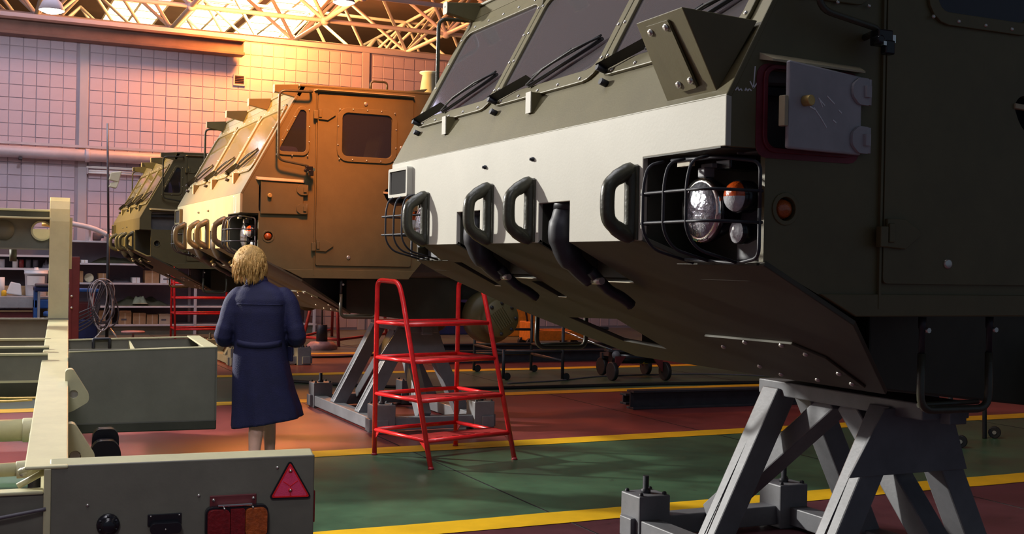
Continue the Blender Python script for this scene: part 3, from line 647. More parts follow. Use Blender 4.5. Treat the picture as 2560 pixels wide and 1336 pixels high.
    MB().box(X0 - .022, X0 - .004, 5.455, 5.71, 1.862, 1.988).build('panel_face', 'panel_dark', l)
    # ---- bow plate with slots
    out = [(.455, 0), (.352, .165), (-.002, .165), (-.002, .56), (.42, 1.165), (2.16, 1.165), (2.72, .68), (2.946, .30), (2.946, .165), (2.59, .165), (2.49, 0), (2.05, 0), (2.05, .32), (1.79, .32), (1.79, 0), (1.22, 0), (1.22, .32), (.964, .32), (.964, 0)]
    hol = [[(2.36, .18), (2.46, .18), (2.43, .42), (2.36, .42)], [(1.79, .35), (1.90, .35), (1.88, .50), (1.80, .50)], [(1.66, .70), (2.18, .74), (2.0, .97), (1.66, 1.0)]]
    MB().plate(BO, BA, BB, -BN, .018, out, hol).build('bow_plate', 'olive_shaded', c, bevel=.003)
    # small bright edge lips at the slot ends
    for a0, a1, b in ((.964, 1.22, .32), (1.79, 2.05, .32), (2.36, 2.43, .42), (1.80, 1.88, .50)):
        MB().hexa([Bw(a0, b - .004, 0), Bw(a1, b - .004, 0), Bw(a1, b + .002, 0), Bw(a0, b + .002, 0), Bw(a0, b - .004, .003), Bw(a1, b - .004, .003), Bw(a1, b + .002, .003), Bw(a0, b + .002, .003)]).build('slot_lip', 'trim_tan', c)
    # dark inner walls of the tow slots and the tow horns
    for a0, a1 in ((.964, 1.22), (1.79, 2.05)):
        k = MB(); k.box(2.28, 2.30, N_ + a0, N_ + a1, 1.475, 1.78); k.box(2.02, 2.30, N_ + a0, N_ + a1, 1.76, 1.78)
        for ys in (a0 - .006, a1): k.prism([(2.03, N_ + ys, 1.60), (2.30, N_ + ys, 1.462), (2.30, N_ + ys, 1.78), (2.03, N_ + ys, 1.78)], (0, 1, 0), .006)
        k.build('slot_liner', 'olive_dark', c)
        y = N_ + (a0 + a1) / 2
        h = MB(); h.tube(smooth([V(2.07, y, 1.735), V(2.055, y, 1.69), V(2.05, y, 1.63), V(2.07, y, 1.57), V(2.12, y, 1.515), V(2.18, y, 1.47)], 4), [.05] * 5 + [.056] * 5 + [.05] * 5 + [.04] * 6, 12)
        h.cyl((2.075, y, 1.725), (2.08, y, 1.76), .062, n=14)
        h = h.build('tow_horn', 'dark_steel', c)
        MB().tube(smooth([V(2.15, y - .05, 1.50), V(2.22, y - .06, 1.43), V(2.28, y - .06, 1.40), V(2.33, y - .05, 1.37)], 3), .022, 8).build('tow_link', 'dark_steel', h)
        MB().cyl((2.17, y - .10, 1.462), (2.17, y - .02, 1.462), .014, n=8).build('tow_pin', 'steel_bolt', h)
    # bolted belly plate
    pl = [(1.06, .765), (.50, .75), (.42, .85), (.46, 1.10), (.62, 1.12), (1.0, 1.08)]
    b = MB().plate(Bw(0, 0, 0), BA, BB, BN, .010, pl).build('belly_plate', 'olive_shaded', c, bevel=.003)
    mb = Bolts(first)
    for a, q in ((1.03, .85), (.80, .775), (.57, .765), (.50, .825), (.99, 1.02), (.92, 1.08), (.70, 1.08), (.48, .98), (.50, 1.07)): bolt_on(mb, Bw(a, q, .010), BN, .010, .009)
    mb.build('bolts', 'steel_bolt', b)
    # ---- tow loops on the band
    for y in (3.32, 4.09, 4.49, 5.24):
        lp = smooth([V(2.0, y, 1.838), V(1.972, y, 1.828), V(1.93, y, 1.80), V(1.914, y, 1.768), V(1.914, y, 1.692), V(1.93, y, 1.66), V(1.972, y, 1.632), V(2.0, y, 1.624), V(2.008, y, 1.67), V(2.008, y, 1.73), V(2.008, y, 1.79)], 4, True)
        o = MB(); o.tube(lp, [.0245 if q.x < 1.95 else .0275 for q in lp], 12, closed=True); o.build('tow_loop', 'olive_shiny', c)
        MB().box(X0 - .008, X0 + .001, y - .04, y + .04, 1.607, 1.855).build('loop_base', 'olive_shiny', c, bevel=.003)
    # ---- headlamp niches
    for side in (0, 1):
        yi = N_ + .455 if side == 0 else N_ + 2.49          # inner wall of niche
        yo = N_ + .024 if side == 0 else F_ - .024          # outer
        s = 1 if side == 0 else -1; zt = 1.88 if side == 0 else 1.857
        n = MB(); n.box(2.25, 2.262, min(yi, yo), max(yi, yo), 1.48, zt); n.prism([(X0 + .02, yi - .004, 1.60), (2.26, yi - .004, 1.485), (2.26, yi - .004, zt), (X0 + .02, yi - .004, zt)], (0, 1, 0), .008); n.box(X0 + .001, 2.26, min(yi, yo), max(yi, yo), zt - .004, zt + .004)
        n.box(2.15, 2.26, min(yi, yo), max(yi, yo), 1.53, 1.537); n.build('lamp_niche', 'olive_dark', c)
        if kind == 3: continue
        def yy(d): return N_ + d if side == 0 else F_ - d
        # mounting plate
        MB().box(2.205, 2.213, min(yy(.035), yy(.20)), max(yy(.035), yy(.20)), 1.545, 1.70).build('lamp_mount', 'stand_grey', c, bevel=.003)
        y = yy(.238)
        hb = MB().lathe((2.10, y, 1.702), (1, 0, 0), [(-.004, .098), (.0, .104), (.014, .104), (.03, .10), (.08, .075), (.13, .05), (.15, 0)], 28).build('headlamp', 'black_gloss', c)
        MB().lathe((2.10, y, 1.702), (1, 0, 0), [(-.012, .088), (-.012, .101), (.006, .104), (.006, .09)], 28).build('bezel', 'chrome', hb)
        MB().lathe((2.10, y, 1.702), (1, 0, 0), [(-.028, 0), (-.027, .03), (-.022, .06), (-.010, .09), (0, .092)], 28).build('lens', 'lens_clear', hb)
        k = MB(); k.box(2.09, 2.13, y - .018, y + .018, 1.805, 1.835); k.box(2.11, 2.26, y - .03, y + .03, 1.835, 1.85); k.build('bracket', 'stand_grey', hb, bevel=.003)
        k = MB(); k.box(2.13, 2.25, y - .10, y - .02, 1.828, 1.862); k.build('junction_box', 'black_gloss', hb, bevel=.006)
        MB().box(2.06, 2.08, y + .02, y + .09, 1.842, 1.857).build('name_plate', 'trim_tan', hb)
        y = yy(.075)
        hb = MB().lathe((2.11, y, 1.738), (1, 0, 0), [(-.004, .048), (.0, .051), (.05, .049), (.06, .02), (.14, .02)], 22).build('signal_lamp', 'black_gloss', c)
        def half(zs):
            m = MB(); vs = []; fs = []; nr, na = 6, 16
            for i in range(nr + 1):
                for j in range(na + 1):
                    t = math.pi * j / na; r = .0465 * math.sin(math.pi / 2 * i / nr); d = .034 * math.cos(math.pi / 2 * i / nr); vs.append((2.108 - d, y + r * math.cos(t), 1.738 + zs * r * math.sin(t)))
            for i in range(nr):
                for j in range(na): fs.append((i * (na + 1) + j, i * (na + 1) + j + 1, (i + 1) * (na + 1) + j + 1, (i + 1) * (na + 1) + j))
            return m.add(vs, fs, True)
        half(1).build('lens_upper', 'lens_orange', hb); half(-1).build('lens_lower', 'lens_white', hb)
        y = yy(.10)
        hb = MB().lathe((2.13, y, 1.632), (1, 0, 0), [(-.002, .036), (0, .039), (.04, .037), (.08, .02), (.09, 0)], 18).build('side_lamp', 'black_gloss', c)
        MB().lathe((2.128, y, 1.632), (1, 0, 0), [(-.012, 0), (-.010, .018), (0, .035)], 18).build('lens', 'lens_white', hb)
        # wire guard
        def G(x, d, z): return V(x, yy(d), z)
        g = MB()
        for z in (1.752, 1.658): g.tube(fillet([G(2.14, -.012, z), G(1.975, -.005, z), G(1.945, .03, z), G(1.948, .375, z), G(2.02, .43, z)], .04), .005, 6)
        for d in (.10, .225, .345): g.tube(fillet([G(2.02, d, 1.858), G(1.962, d, 1.845), G(1.944, d, 1.78), G(1.944, d, 1.63), G(1.985, d, 1.575), G(2.14, d, 1.535)], .05), .0052, 6)
        g.tube(fillet([G(2.13, -.012, 1.70), G(2.13, -.012, 1.84), G(2.06, .10, 1.858), G(2.02, .30, 1.858)], .03), .006, 6)
        g.tube(fillet([G(2.13, -.012, 1.70), G(2.13, -.012, 1.552), G(2.135, .10, 1.535), G(2.10, .33, 1.545)], .03), .006, 6)
        g.build('lamp_guard', 'dark_steel', c)
    # ---- angled housing on the windscreen of the first cab
    if first:
        a0, a1, b0, b1 = V(1.90, 3.14, 2.289), V(2.024, 3.14, 2.047), V(1.892, 2.868, 2.288), V(2.024, 2.868, 2.047)
        c0, c1 = V(2.135, 3.16, 2.272), V(2.125, 2.812, 2.262)
        h = MB(); h.add([a0, a1, b1, b0, c0, c1], [(0, 1, 2, 3), (3, 2, 5), (0, 3, 5, 4), (0, 4, 1), (1, 4, 5, 2)])
        h = h.build('angled_housing', ol, c, bevel=.003, fix=True, label='olive wedge box bolted over the windscreen')
        fu = (b0 - a0).normalized(); fv = (a1 - a0).normalized(); fn = fv.cross(fu).normalized()
        if fn.x > 0: fn = -fn
        MB().plate(a0, fu, fv, fn, .008, rpoly([(.055, .02), (.185, .022), (.20, .245), (.10, .248)], .008)).build('cover_plate', ol, h, bevel=.002)
        mb = Bolts(first)
        for u, v in ((.075, .042), (.165, .042), (.185, .218), (.115, .222)): bolt_on(mb, a0 + fu * u + fv * v + fn * .008, fn, .011, .009)
        mb.build('bolts', 'steel_bolt', h)
    # ---- running gear behind the cab
    k = MB(); k.hexa([V(3.03, 3.30, 1.08), V(4.2, 3.55, .945), V(4.2, 4.95, .945), V(3.03, 4.9, 1.08), V(3.03, 3.30, 1.36), V(4.2, 3.55, 1.40), V(4.2, 4.95, 1.40), V(3.03, 4.9, 1.36)]); k.build('belly_box', 'olive_dark', c, bevel=.01)
    for y in (3.75, 4.70): MB().box(4.15, 5.6, y - .06, y + .06, 1.18, 1.42).build('frame_rail', 'olive_dark', c)
    MB().cyl((4.44, 3.25, 1.03), (4.44, 5.2, 1.03), .11, n=16).build('axle', 'olive_dark', c)
    MB().hexa([V(3.0, 3.4, 1.36), V(5.4, 3.4, 1.42), V(5.4, 5.1, 1.42), V(3.0, 5.1, 1.36), V(3.0, 3.4, 1.85), V(5.4, 3.4, 2.3), V(5.4, 5.1, 2.3), V(3.0, 5.1, 1.85)]).build('engine_block', 'interior', c, bevel=.05)
    for s, y in ((-1, 3.26), (1, 5.2)):
        hb = MB(); hb.lathe((4.44, y, 1.03), (0, s, 0), [(-.30, 0), (-.30, .22), (-.28, .24), (-.14, .24), (-.12, .22), (-.10, .16), (.0, .16), (.02, .175), (.06, .175), (.075, .165), (.075, 0)], 28); hb = hb.build('wheel_hub', 'olive', c)
        if s > 0: continue
        mb = Bolts(kind == 2)
        for i in range(8):
            t = 2 * math.pi * i / 8; bolt_on(mb, V(4.44 + .14 * math.cos(t), y + s * .073, 1.03 + .14 * math.sin(t)), V(0, s, 0), .016, .014)
        mb.build('bolts', 'dark_steel', hb)
        for i in range(-3, 4): MB().obox(V(4.44 + .018 * i, y + s * .078, 1.03 + .012 * i), V(.05, 0, -.07), (0, .005, 0), V(.004, 0, .003)).build('rib', 'olive', hb)
    if kind == 2: MB().lathe((4.40, 5.0, 1.2), (0, 0, 1), [(0, .06), (2.05, .06), (2.06, .10), (2.26, .07), (2.275, .10), (2.29, .10), (2.29, 0)], 16).build('vent_stack', 'cream', c)
    set_xf(Matrix.Identity(4))
    return c

# ------------------------------------------------------------------ steel stands below the cabs
def make_stand(off, label):
    set_xf(Matrix.Translation(V(off[0], off[1], 0)))
    c = empty('cab_stand', (3.93, 4.5, 0), label, 'stand', 'steel stands below the cabs'); g = 'stand_grey'
    xa, xb, ya, yb = 3.42, 4.44, 3.55, 5.50
    for y in (ya, yb): MB().box(xa - .10, xb + .10, y - .06, y + .06, .02, .13).build('base_beam', g, c, bevel=.006)
    for x in (xa, xb): MB().box(x - .06, x + .06, ya - .12, yb + .12, .02, .125).build('base_beam', g, c, bevel=.006)
    for x in (xa, xb):
        for y in (ya, yb):
            X = x + (.03 if x == xa else -.03)
            b = MB().box(X - .10, X + .10, y - .10, y + .10, 0.0, .255).build('jack_block', g, c, bevel=.008)
            MB().tube([(X, y, .25), (X, y, .275), (X, y, .28), (X, y, .35)], [.028, .028, .017, .017], 10).build('jack_screw', 'dark_steel', b)
            mb = Bolts(off[1] < 9)
            for sx in (-1, 1):
                for sy in (-1, 1): bolt_on(mb, V(X + .075 * sx, y + .075 * sy, .254), V(0, 0, 1), .012, .018)
            mb.build('bolts', 'dark_steel', b)
    MB().box(3.80, 4.08, 3.80, 4.96, .865, .94).build('top_beam', g, c, bevel=.006)
    MB().box(3.90, 4.0, 3.74, 3.80, .85, .935).build('top_lug', g, c, bevel=.005)
    for y in (4.05, 4.84):
        for s in (-1, 1):
            xt = 3.94 + s * .10; xf = 3.93 + s * .50
            MB().beam((xt, y, .88), (xf, y, .10), .13, .125, (1, 0, 0)).build('leg', g, c, bevel=.008)
            MB().beam(V(xt, y, .86) + V(s * .052, .0, .035), V(xf, y, .12) + V(s * .052, 0, .035), .003, .006, (1, 0, 0)).build('weld_seam', 'stand_grey', c)
    for s in (-1, 1):
        MB().beam((3.94, 4.45 + s * .05, .87), (3.87, 4.52 + s * .92, .12), .12, .11, (0, 1, 0)).build('brace_leg', g, c, bevel=.008)
    # gusset plates over both trestles
    for y in (3.965,):
        MB().prism([(3.74, y, .90), (4.14, y, .90), (4.25, y, .60), (3.54, y, .60)], (0, 1, 0), .014).build('gusset', g, c, bevel=.003)
    set_xf(Matrix.Identity(4))
    return c
OFF = [(0, 0), (-.105, 6.19), (.013, 12.88)]
make_cab(OFF[0], 1, 'nearest olive truck cab with a white primer front band and an ajar grey hatch door')
make_cab(OFF[1], 2, 'middle olive truck cab with closed hatch, lit warm orange, in front of the walking person')
make_cab(OFF[2], 3, 'farthest olive truck cab with empty hatch and lamp holes, next to the block wall')
make_stand(OFF[0], 'grey steel A-frame stand under the nearest cab, with screw jack blocks')
make_stand(OFF[1], 'grey steel A-frame stand under the middle cab, behind the red steps')
make_stand(OFF[2], 'grey steel A-frame stand under the farthest cab, left of the walking person')
# ------------------------------------------------------------------ khaki trailer chassis in the left foreground
_a = math.radians(4.2); TM = Matrix(((math.cos(_a), math.sin(_a), 0, .31), (-math.sin(_a), math.cos(_a), 0, 5.05), (0, 0, 1, 0), (0, 0, 0, 1)))
set_xf(TM)
tc = empty('trailer_chassis', (.3, 3, 0), 'khaki steel trailer chassis with tail lamp and red triangle reflector in the left foreground', 'trailer')
K, KD = 'khaki', 'khaki_dark'
def railz(w): return .662 + .0508 * w
# longitudinal rail: sloping top flange, web, bottom flange
def slab(u0, u1, w0, w1, dz0, dz1, name, m, bev=.006):
    return MB().hexa([(u0, w0, railz(w0) + dz0), (u1, w0, railz(w0) + dz0), (u1, w1, railz(w1) + dz0), (u0, w1, railz(w1) + dz0), (u0, w0, railz(w0) + dz1), (u1, w0, railz(w0) + dz1), (u1, w1, railz(w1) + dz1), (u0, w1, railz(w1) + dz1)]).build(name, m, tc, bevel=bev)
slab(-.088, .078, -.01, 5.86, -.014, .0, 'rail_flange', K)
slab(-.012, .012, -.01, 5.86, -.40, -.014, 'rail_web', K)
slab(-.088, .078, .05, 5.86, -.414, -.40, 'rail_flange', K)
for w in (.9, 5.5): MB().box(-.05, .05, w - .05, w + .05, 0, railz(w) - .41).build('prop_leg', 'dark_steel', tc)
for w in (.9, 5.5): MB().box(-.12, .12, w - .12, w + .12, 0, .02).build('prop_foot', 'dark_steel', tc)
# rear plate with folded top edge
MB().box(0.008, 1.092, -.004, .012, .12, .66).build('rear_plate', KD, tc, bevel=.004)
MB().hexa([(.008, -.004, .64), (1.092, -.004, .64), (1.092, .075, .664), (.008, .075, .664), (.008, -.004, .656), (1.092, -.004, .656), (1.092, .075, .68), (.008, .075, .68)]).build('top_fold', K, tc, bevel=.01, seg=3)
MB().box(1.08, 1.094, .0, .09, .12, .66).build('end_fold', KD, tc, bevel=.004)
MB().box(1.094, 1.102, .01, .05, .36, .50).build('side_reflector', 'lens_red', tc, bevel=.003)
MB().box(-.014, .014, -.012, .02, .12, .65).build('edge_strip', K, tc, bevel=.004)
for u, z in ((.155, .492), (.60, .508), (.93, .612)): MB().lathe((u, -.004, z), (0, -1, 0), [(0, .007), (.004, .006), (.005, 0)], 8).build('rivet', 'steel_bolt', tc)
# triangle reflector
A, B, C = (.984, .637), (.901, .482), (1.074, .478)
tri = rpoly([A, B, C], .012, 3)
sc = lambda k: [(.986 + (p[0] - .986) * k, .532 + (p[1] - .532) * k) for p in tri]
rf = MB().plate((0, -.006, 0), (1, 0, 0), (0, 0, 1), (0, -1, 0), .008, grow(tri, .005)).build('reflector', 'black_gloss', tc, label='red triangle reflector with black edge')
MB().plate((0, -.013, 0), (1, 0, 0), (0, 0, 1), (0, -1, 0), .004, sc(.97), [sc(.86)]).build('rim', 'red_edge', rf)
MB().plate((0, -.012, 0), (1, 0, 0), (0, 0, 1), (0, -1, 0), .004, sc(.88)).build('face', 'reflector_pink', rf)
for u, z in ((.985, .598), (.986, .513)):
    MB().lathe((u, -.016, z), (0, -1, 0), [(0, .009), (.003, .009), (.003, .0)], 12).build('ring', 'red_edge', rf)
    MB().lathe((u, -.018, z), (0, -1, 0), [(0, .006), (.005, .005), (.006, 0)], 8).build('screw', 'steel_bolt', rf)
for p, q in (((.986, .523), (.986, .53)), ((.986, .53), (.955, .552)), ((.986, .53), (1.018, .552)), ((.986, .503), (.986, .483))):
    MB().beam((p[0], -.0165, p[1]), (q[0], -.0165, q[1]), .002, .003).build('groove', 'red_edge', rf)
# tail lamp
tl = MB().box(.645, .842, -.012, -.004, .455, .505).build('tail_lamp', 'maroon_steel', tc, bevel=.004, label='red and amber tail lamp on a maroon bracket')
for u in (.66, .828): MB().lathe((u, -.012, .487), (0, -1, 0), [(0, .007), (.005, .006), (.006, 0)], 8).build('screw', 'steel_bolt', tl)
MB().box(.675, .82, -.05, -.004, .462, .472).build('hood', 'chrome', tl, bevel=.003)
MB().plate((0, -.006, 0), (1, 0, 0), (0, 0, 1), (0, -1, 0), .035, rrect(.624, .89, .322, .462, .03)).build('housing', 'black_gloss', tl, bevel=.006)
MB().plate((0, -.041, 0), (1, 0, 0), (0, 0, 1), (0, -1, 0), .022, rpoly([(.632, .33), (.725, .33), (.725, .452), (.632, .452)], .025)).build('lens', 'lens_red', tl, bevel=.006, label='red lens')
MB().plate((0, -.041, 0), (1, 0, 0), (0, 0, 1), (0, -1, 0), .022, rpoly([(.727, .33), (.787, .33), (.787, .452), (.727, .452)], .006)).build('lens', 'lens_red', tl, bevel=.004, label='dark red middle lens')
MB().plate((0, -.041, 0), (1, 0, 0), (0, 0, 1), (0, -1, 0), .022, rpoly([(.789, .33), (.882, .33), (.882, .452), (.789, .452)], .025)).build('lens', 'lens_amber', tl, bevel=.006, label='amber lens')
for u in (.70, .82):
    for z in (.326, .457): MB().lathe((u, -.041, z), (0, -1, 0), [(0, .004), (.026, .004), (.027, 0)], 6).build('screw', 'steel_bolt', tl)
# round socket and number plate lamp
rs = MB().lathe((.236, -.004, .408), (0, -1, 0), [(0, .046), (.014, .046), (.02, .04), (.02, .03), (.045, .028), (.05, .022), (.05, 0)], 22).build('round_socket', 'black_gloss', tc)
for i in range(6):
    t = math.pi / 6 + math.pi / 3 * i; MB().lathe((.236 + .036 * math.cos(t), -.02, .408 + .036 * math.sin(t)), (0, -1, 0), [(0, .006), (.006, .005), (.007, 0)], 8).build('screw', 'dark_steel', rs)
nl = MB().box(.392, .53, -.012, -.004, .39, .44).build('plate_lamp', 'black_gloss', tc, bevel=.003)
MB().plate((0, -.012, 0), (1, 0, 0), (0, 0, 1), (0, -1, 0), .035, rrect(.40, .528, .362, .408, .02)).build('housing', 'black_gloss', nl, bevel=.01)
for u, z in ((.405, .432), (.52, .432), (.463, .382)): MB().lathe((u, -.012 if z > .4 else -.047, z), (0, -1, 0), [(0, .004), (.004, .003), (.004, 0)], 6).build('screw', 'steel_bolt', nl)
# hollow cross beam on the right
wf, wk, zt_, zb_ = 3.3, 4.5, .885, .36
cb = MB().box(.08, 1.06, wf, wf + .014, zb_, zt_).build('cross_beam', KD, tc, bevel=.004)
MB().hexa([(.08, wf - .004, .862), (1.062, wf - .004, .888), (1.062, wf + .05, .888), (.08, wf + .05, .862), (.08, wf - .004, .872), (1.062, wf - .004, .898), (1.062, wf + .05, .898), (.08, wf + .05, .872)]).build('top_lip', K, cb, bevel=.004)
MB().box(.08, 1.06, wk, wk + .014, zb_ + .1, .87).build('back_plate', KD, cb)
MB().hexa([(.08, wk - .01, .862), (1.062, wk - .01, .882), (1.062, wk + .02, .882), (.08, wk + .02, .862), (.08, wk - .01, .872), (1.062, wk - .01, .892), (1.062, wk + .02, .892), (.08, wk + .02, .872)]).build('top_lip', K, cb)
MB().box(1.046, 1.062, wf, wk, zb_, .885).build('end_plate', KD, cb)
MB().box(.965, 1.064, wf, wk, .884, .897).build('end_lip', K, cb, bevel=.004)
MB().box(.08, 1.06, wf, wk, zb_, zb_ + .014).build('bottom_plate', KD, cb)
MB().box(.08, 1.062, wf - .006, wf + .02, zb_ - .05, zb_ + .02).build('bottom_fold', 'olive_dark', cb, bevel=.008)
MB().prism([(.52, wk, .86), (.56, wk - .5, .78), (.56, wk - .5, .5), (.52, wk, .5)], (1, 0, 0), .012).build('rib', K, cb)
MB().tube(fillet([(.26, wk - .02, .86), (.26, wk - .03, .80), (.26, wk - .03, .875), (.38, wk - .03, .878), (.38, wk - .03, .80)], .01), .012, 6).build('cable_clip', 'dark_steel', cb)
# left cross members
lb = MB().box(-1.2, -.05, 3.2, 3.214, .68, .86).build('cross_beam', KD, tc, bevel=.004)
MB().box(-1.2, -.05, 3.19, 3.24, .855, .868).build('top_lip', K, lb)
MB().box(-1.2, -.05, 3.19, 3.26, .675, .69).build('bottom_lip', K, lb)
MB().box(-1.2, -.05, 3.75, 3.765, .50, .878).build('inner_plate', 'olive_dark', lb)
MB().box(-1.2, -.05, 3.60, 3.66, .872, .884).build('top_lip', K, lb)
MB().box(-1.2, -.05, 4.4, 4.414, .50, .88).build('back_plate', KD, lb)
MB().box(-1.2, -.05, 4.38, 4.43, .872, .888).build('top_lip', K, lb)
MB().box(-1.4, -.05, 5.84, 5.86, .62, .965).build('front_wall', KD, tc)
MB().box(-1.4, .078, 5.80, 5.90, .955, .968).build('front_ledge', KD, tc)
# upright with rounded head, and the holed beam joining it
up = [(-.092, .965), (.078, .965), (.076, 2.035), (-.096, 2.028)]
u = MB(); prof = [(5.84, .95), (5.84, 1.82), (5.855, 1.93), (5.89, 2.0), (5.95, 2.035), (6.02, 2.035), (6.02, .95)]
n = len(prof); u.add([(-.09, w, z) for w, z in prof] + [(.076, w, z) for w, z in prof], [tuple(range(n)), tuple(range(2 * n - 1, n - 1, -1))] + [(i, i + n, (i + 1) % n + n, (i + 1) % n) for i in range(n)])
u.build('upright', K, tc, bevel=.004, fix=True)
MB().box(.076, .098, 6.0, 6.2, 1.40, 1.86).build('upright_cheek', K, tc)
hb = MB().plate((-1.4, 5.95, 1.575), (1, 0, 0), (0, 0, 1), (0, 1, 0), .014, [(0, 0), (1.32, 0), (1.32, .27), (0, .27)], [circ(1.285 - .04, .16, .075), circ(.50, .16, .075)]).build('holed_beam', KD, tc)
MB().plate((-1.4, 5.945, 1.575), (1, 0, 0), (0, 0, 1), (0, -1, 0), .012, circ(1.245, .16, .09), [circ(1.245, .16, .075)]).build('hole_collar', K, hb)
MB().lathe((-.46, 5.945, 1.735), (0, -1, 0), [(0, .085), (.008, .083), (.010, .0)], 22).build('blank_disc', KD, hb)
MB().box(-1.4, -.09, 5.84, 5.97, 1.835, 1.852).build('ledge', K, hb, bevel=.004)
MB().box(-1.4, -.09, 5.95, 6.12, 1.905, 1.925).build('top_flange', K, hb, bevel=.004)
MB().box(-1.4, -.09, 5.955, 5.97, 1.85, 1.905).build('upper_web', 'olive_dark', hb)
MB().box(-1.4, -.09, 5.85, 5.97, 1.565, 1.578).build('bottom_flange', KD, hb)
MB().box(-1.4, -.09, 6.45, 6.47, 1.60, 1.76).build('rear_strip', K, hb)
MB().tube([(-.16, 6.2, 1.80), (-.02, 6.2, 1.785)], .018, 8).build('copper_pipe', 'brass_knob', hb)
MB().cyl((-.39, 6.1, 1.565), (-.39, 6.1, 1.46), .03, n=10).build('drain_stub', 'olive_dark', hb)
# shackle brackets under the rail
for w, zz, s in ((2.25, .65, .80), (1.35, .42, .92)):
    pts = rpoly([(.0, .24), (.05, .25), (.17, .05), (.165, 0), (.05, -.07), (0, -.08)], .03)
    b = MB().plate((.06, w, zz), (1, 0, 0), (0, 0, 1), (0, 1, 0), .09, [(p[0] * s, p[1] * s) for p in pts], [circ(.06 * s, .06 * s, .032 * s, 12)]).build('shackle_bracket', K, tc, bevel=.008)
    MB().cyl((.06 + .06 * s, w + .02, zz + .06 * s), (.06 + .06 * s, w + .08, zz + .06 * s), .026, n=10).build('shackle_pin', 'steel_bolt', b)
# black rubber axle buffer
ab = MB().plate((.185, 1.55, .32), (1, 0, 0), (0, 0, 1), (0, 1, 0), .09, rpoly([(0, 0), (.17, 0), (.165, .15), (.13, .20), (.04, .20), (.005, .15)], .04)).build('rubber_buffer', 'black_gloss', tc, bevel=.012)
MB().plate((.20, 1.72, .355), (1, 0, 0), (0, 0, 1), (0, 1, 0), .09, rpoly([(0, 0), (.15, 0), (.145, .17), (.12, .205), (.03, .205), (.005, .17)], .04)).build('rear_pad', 'black_gloss', ab, bevel=.012)
MB().box(.22, .32, 1.53, 1.56, .33, .365).build('metal_face', 'stand_grey', ab, bevel=.004)
MB().plate((.21, 1.545, .32), (1, 0, 0), (0, 0, 1), (0, -1, 0), .012, rrect(0, .12, .015, .075, .012)).build('face_rim', 'black_gloss', ab, bevel=.004)
MB().cyl((.08, 1.66, .43), (.205, 1.66, .43), .035, n=12).build('buffer_pipe', 'chrome', ab)
# pipes on the left
MB().cyl((-1.4, 2.0, .53), (-.02, 2.0, .53), .062, n=18).build('axle_tube', K, tc)
MB().cyl((-.16, 2.0, .53), (-.02, 2.0, .53), .068, n=18).build('axle_sleeve', K, tc, bevel=.005)
MB().tube(smooth([(-1.2, 2.35, .70), (-.6, 2.35, .70), (-.42, 2.35, .69), (-.30, 2.35, .655), (-.12, 2.35, .66)], 4), .008, 6).build('brake_pipe', 'brass_knob', tc)
MB().tube(smooth([(-1.2, 3.1, .62), (-.45, 3.1, .615), (-.36, 3.1, .59), (-.05, 3.1, .585)], 4), .008, 6).build('brake_pipe', 'brass_knob', tc)
lt = MB().cyl((-1.2, .35, .575), (-.02, .35, .595), .030, n=14).build('cross_tube', K, tc)
MB().cyl((-.13, .35, .59), (-.02, .35, .595), .038, n=14).build('tube_sleeve', K, lt, bevel=.004)
for w, z0, z1 in ((.22, .60, .645), (.10, .565, .622)): MB().tube([(-.115, w, z0), (-.012, w, z1)], .013, 8).build('lever_rod', K, tc)
MB().lathe((-.10, .24, .60), (0, -1, 0), [(0, .02), (.03, .016), (.03, 0)], 10).build('rod_end', 'steel_bolt', tc)
MB().lathe((-.09, .75, .52), (1, 0, 0), [(0, 0), (0, .17), (.05, .17), (.05, 0)], 22).build('brake_drum', 'dark_steel', tc)
MB().box(-1.2, -.014, .01, .026, .12, .545).build('left_plate', KD, tc)
MB().box(-1.2, -.014, .0, .08, .545, .56).build('left_ledge', K, tc, bevel=.005)
MB().tube(smooth([(-.5, -.01, .42), (-.30, -.02, .445), (-.10, -.02, .475), (-.005, -.012, .488)], 4), .0075, 8).build('grey_cable', 'hose_grey', tc)
set_xf(Matrix.Identity(4))
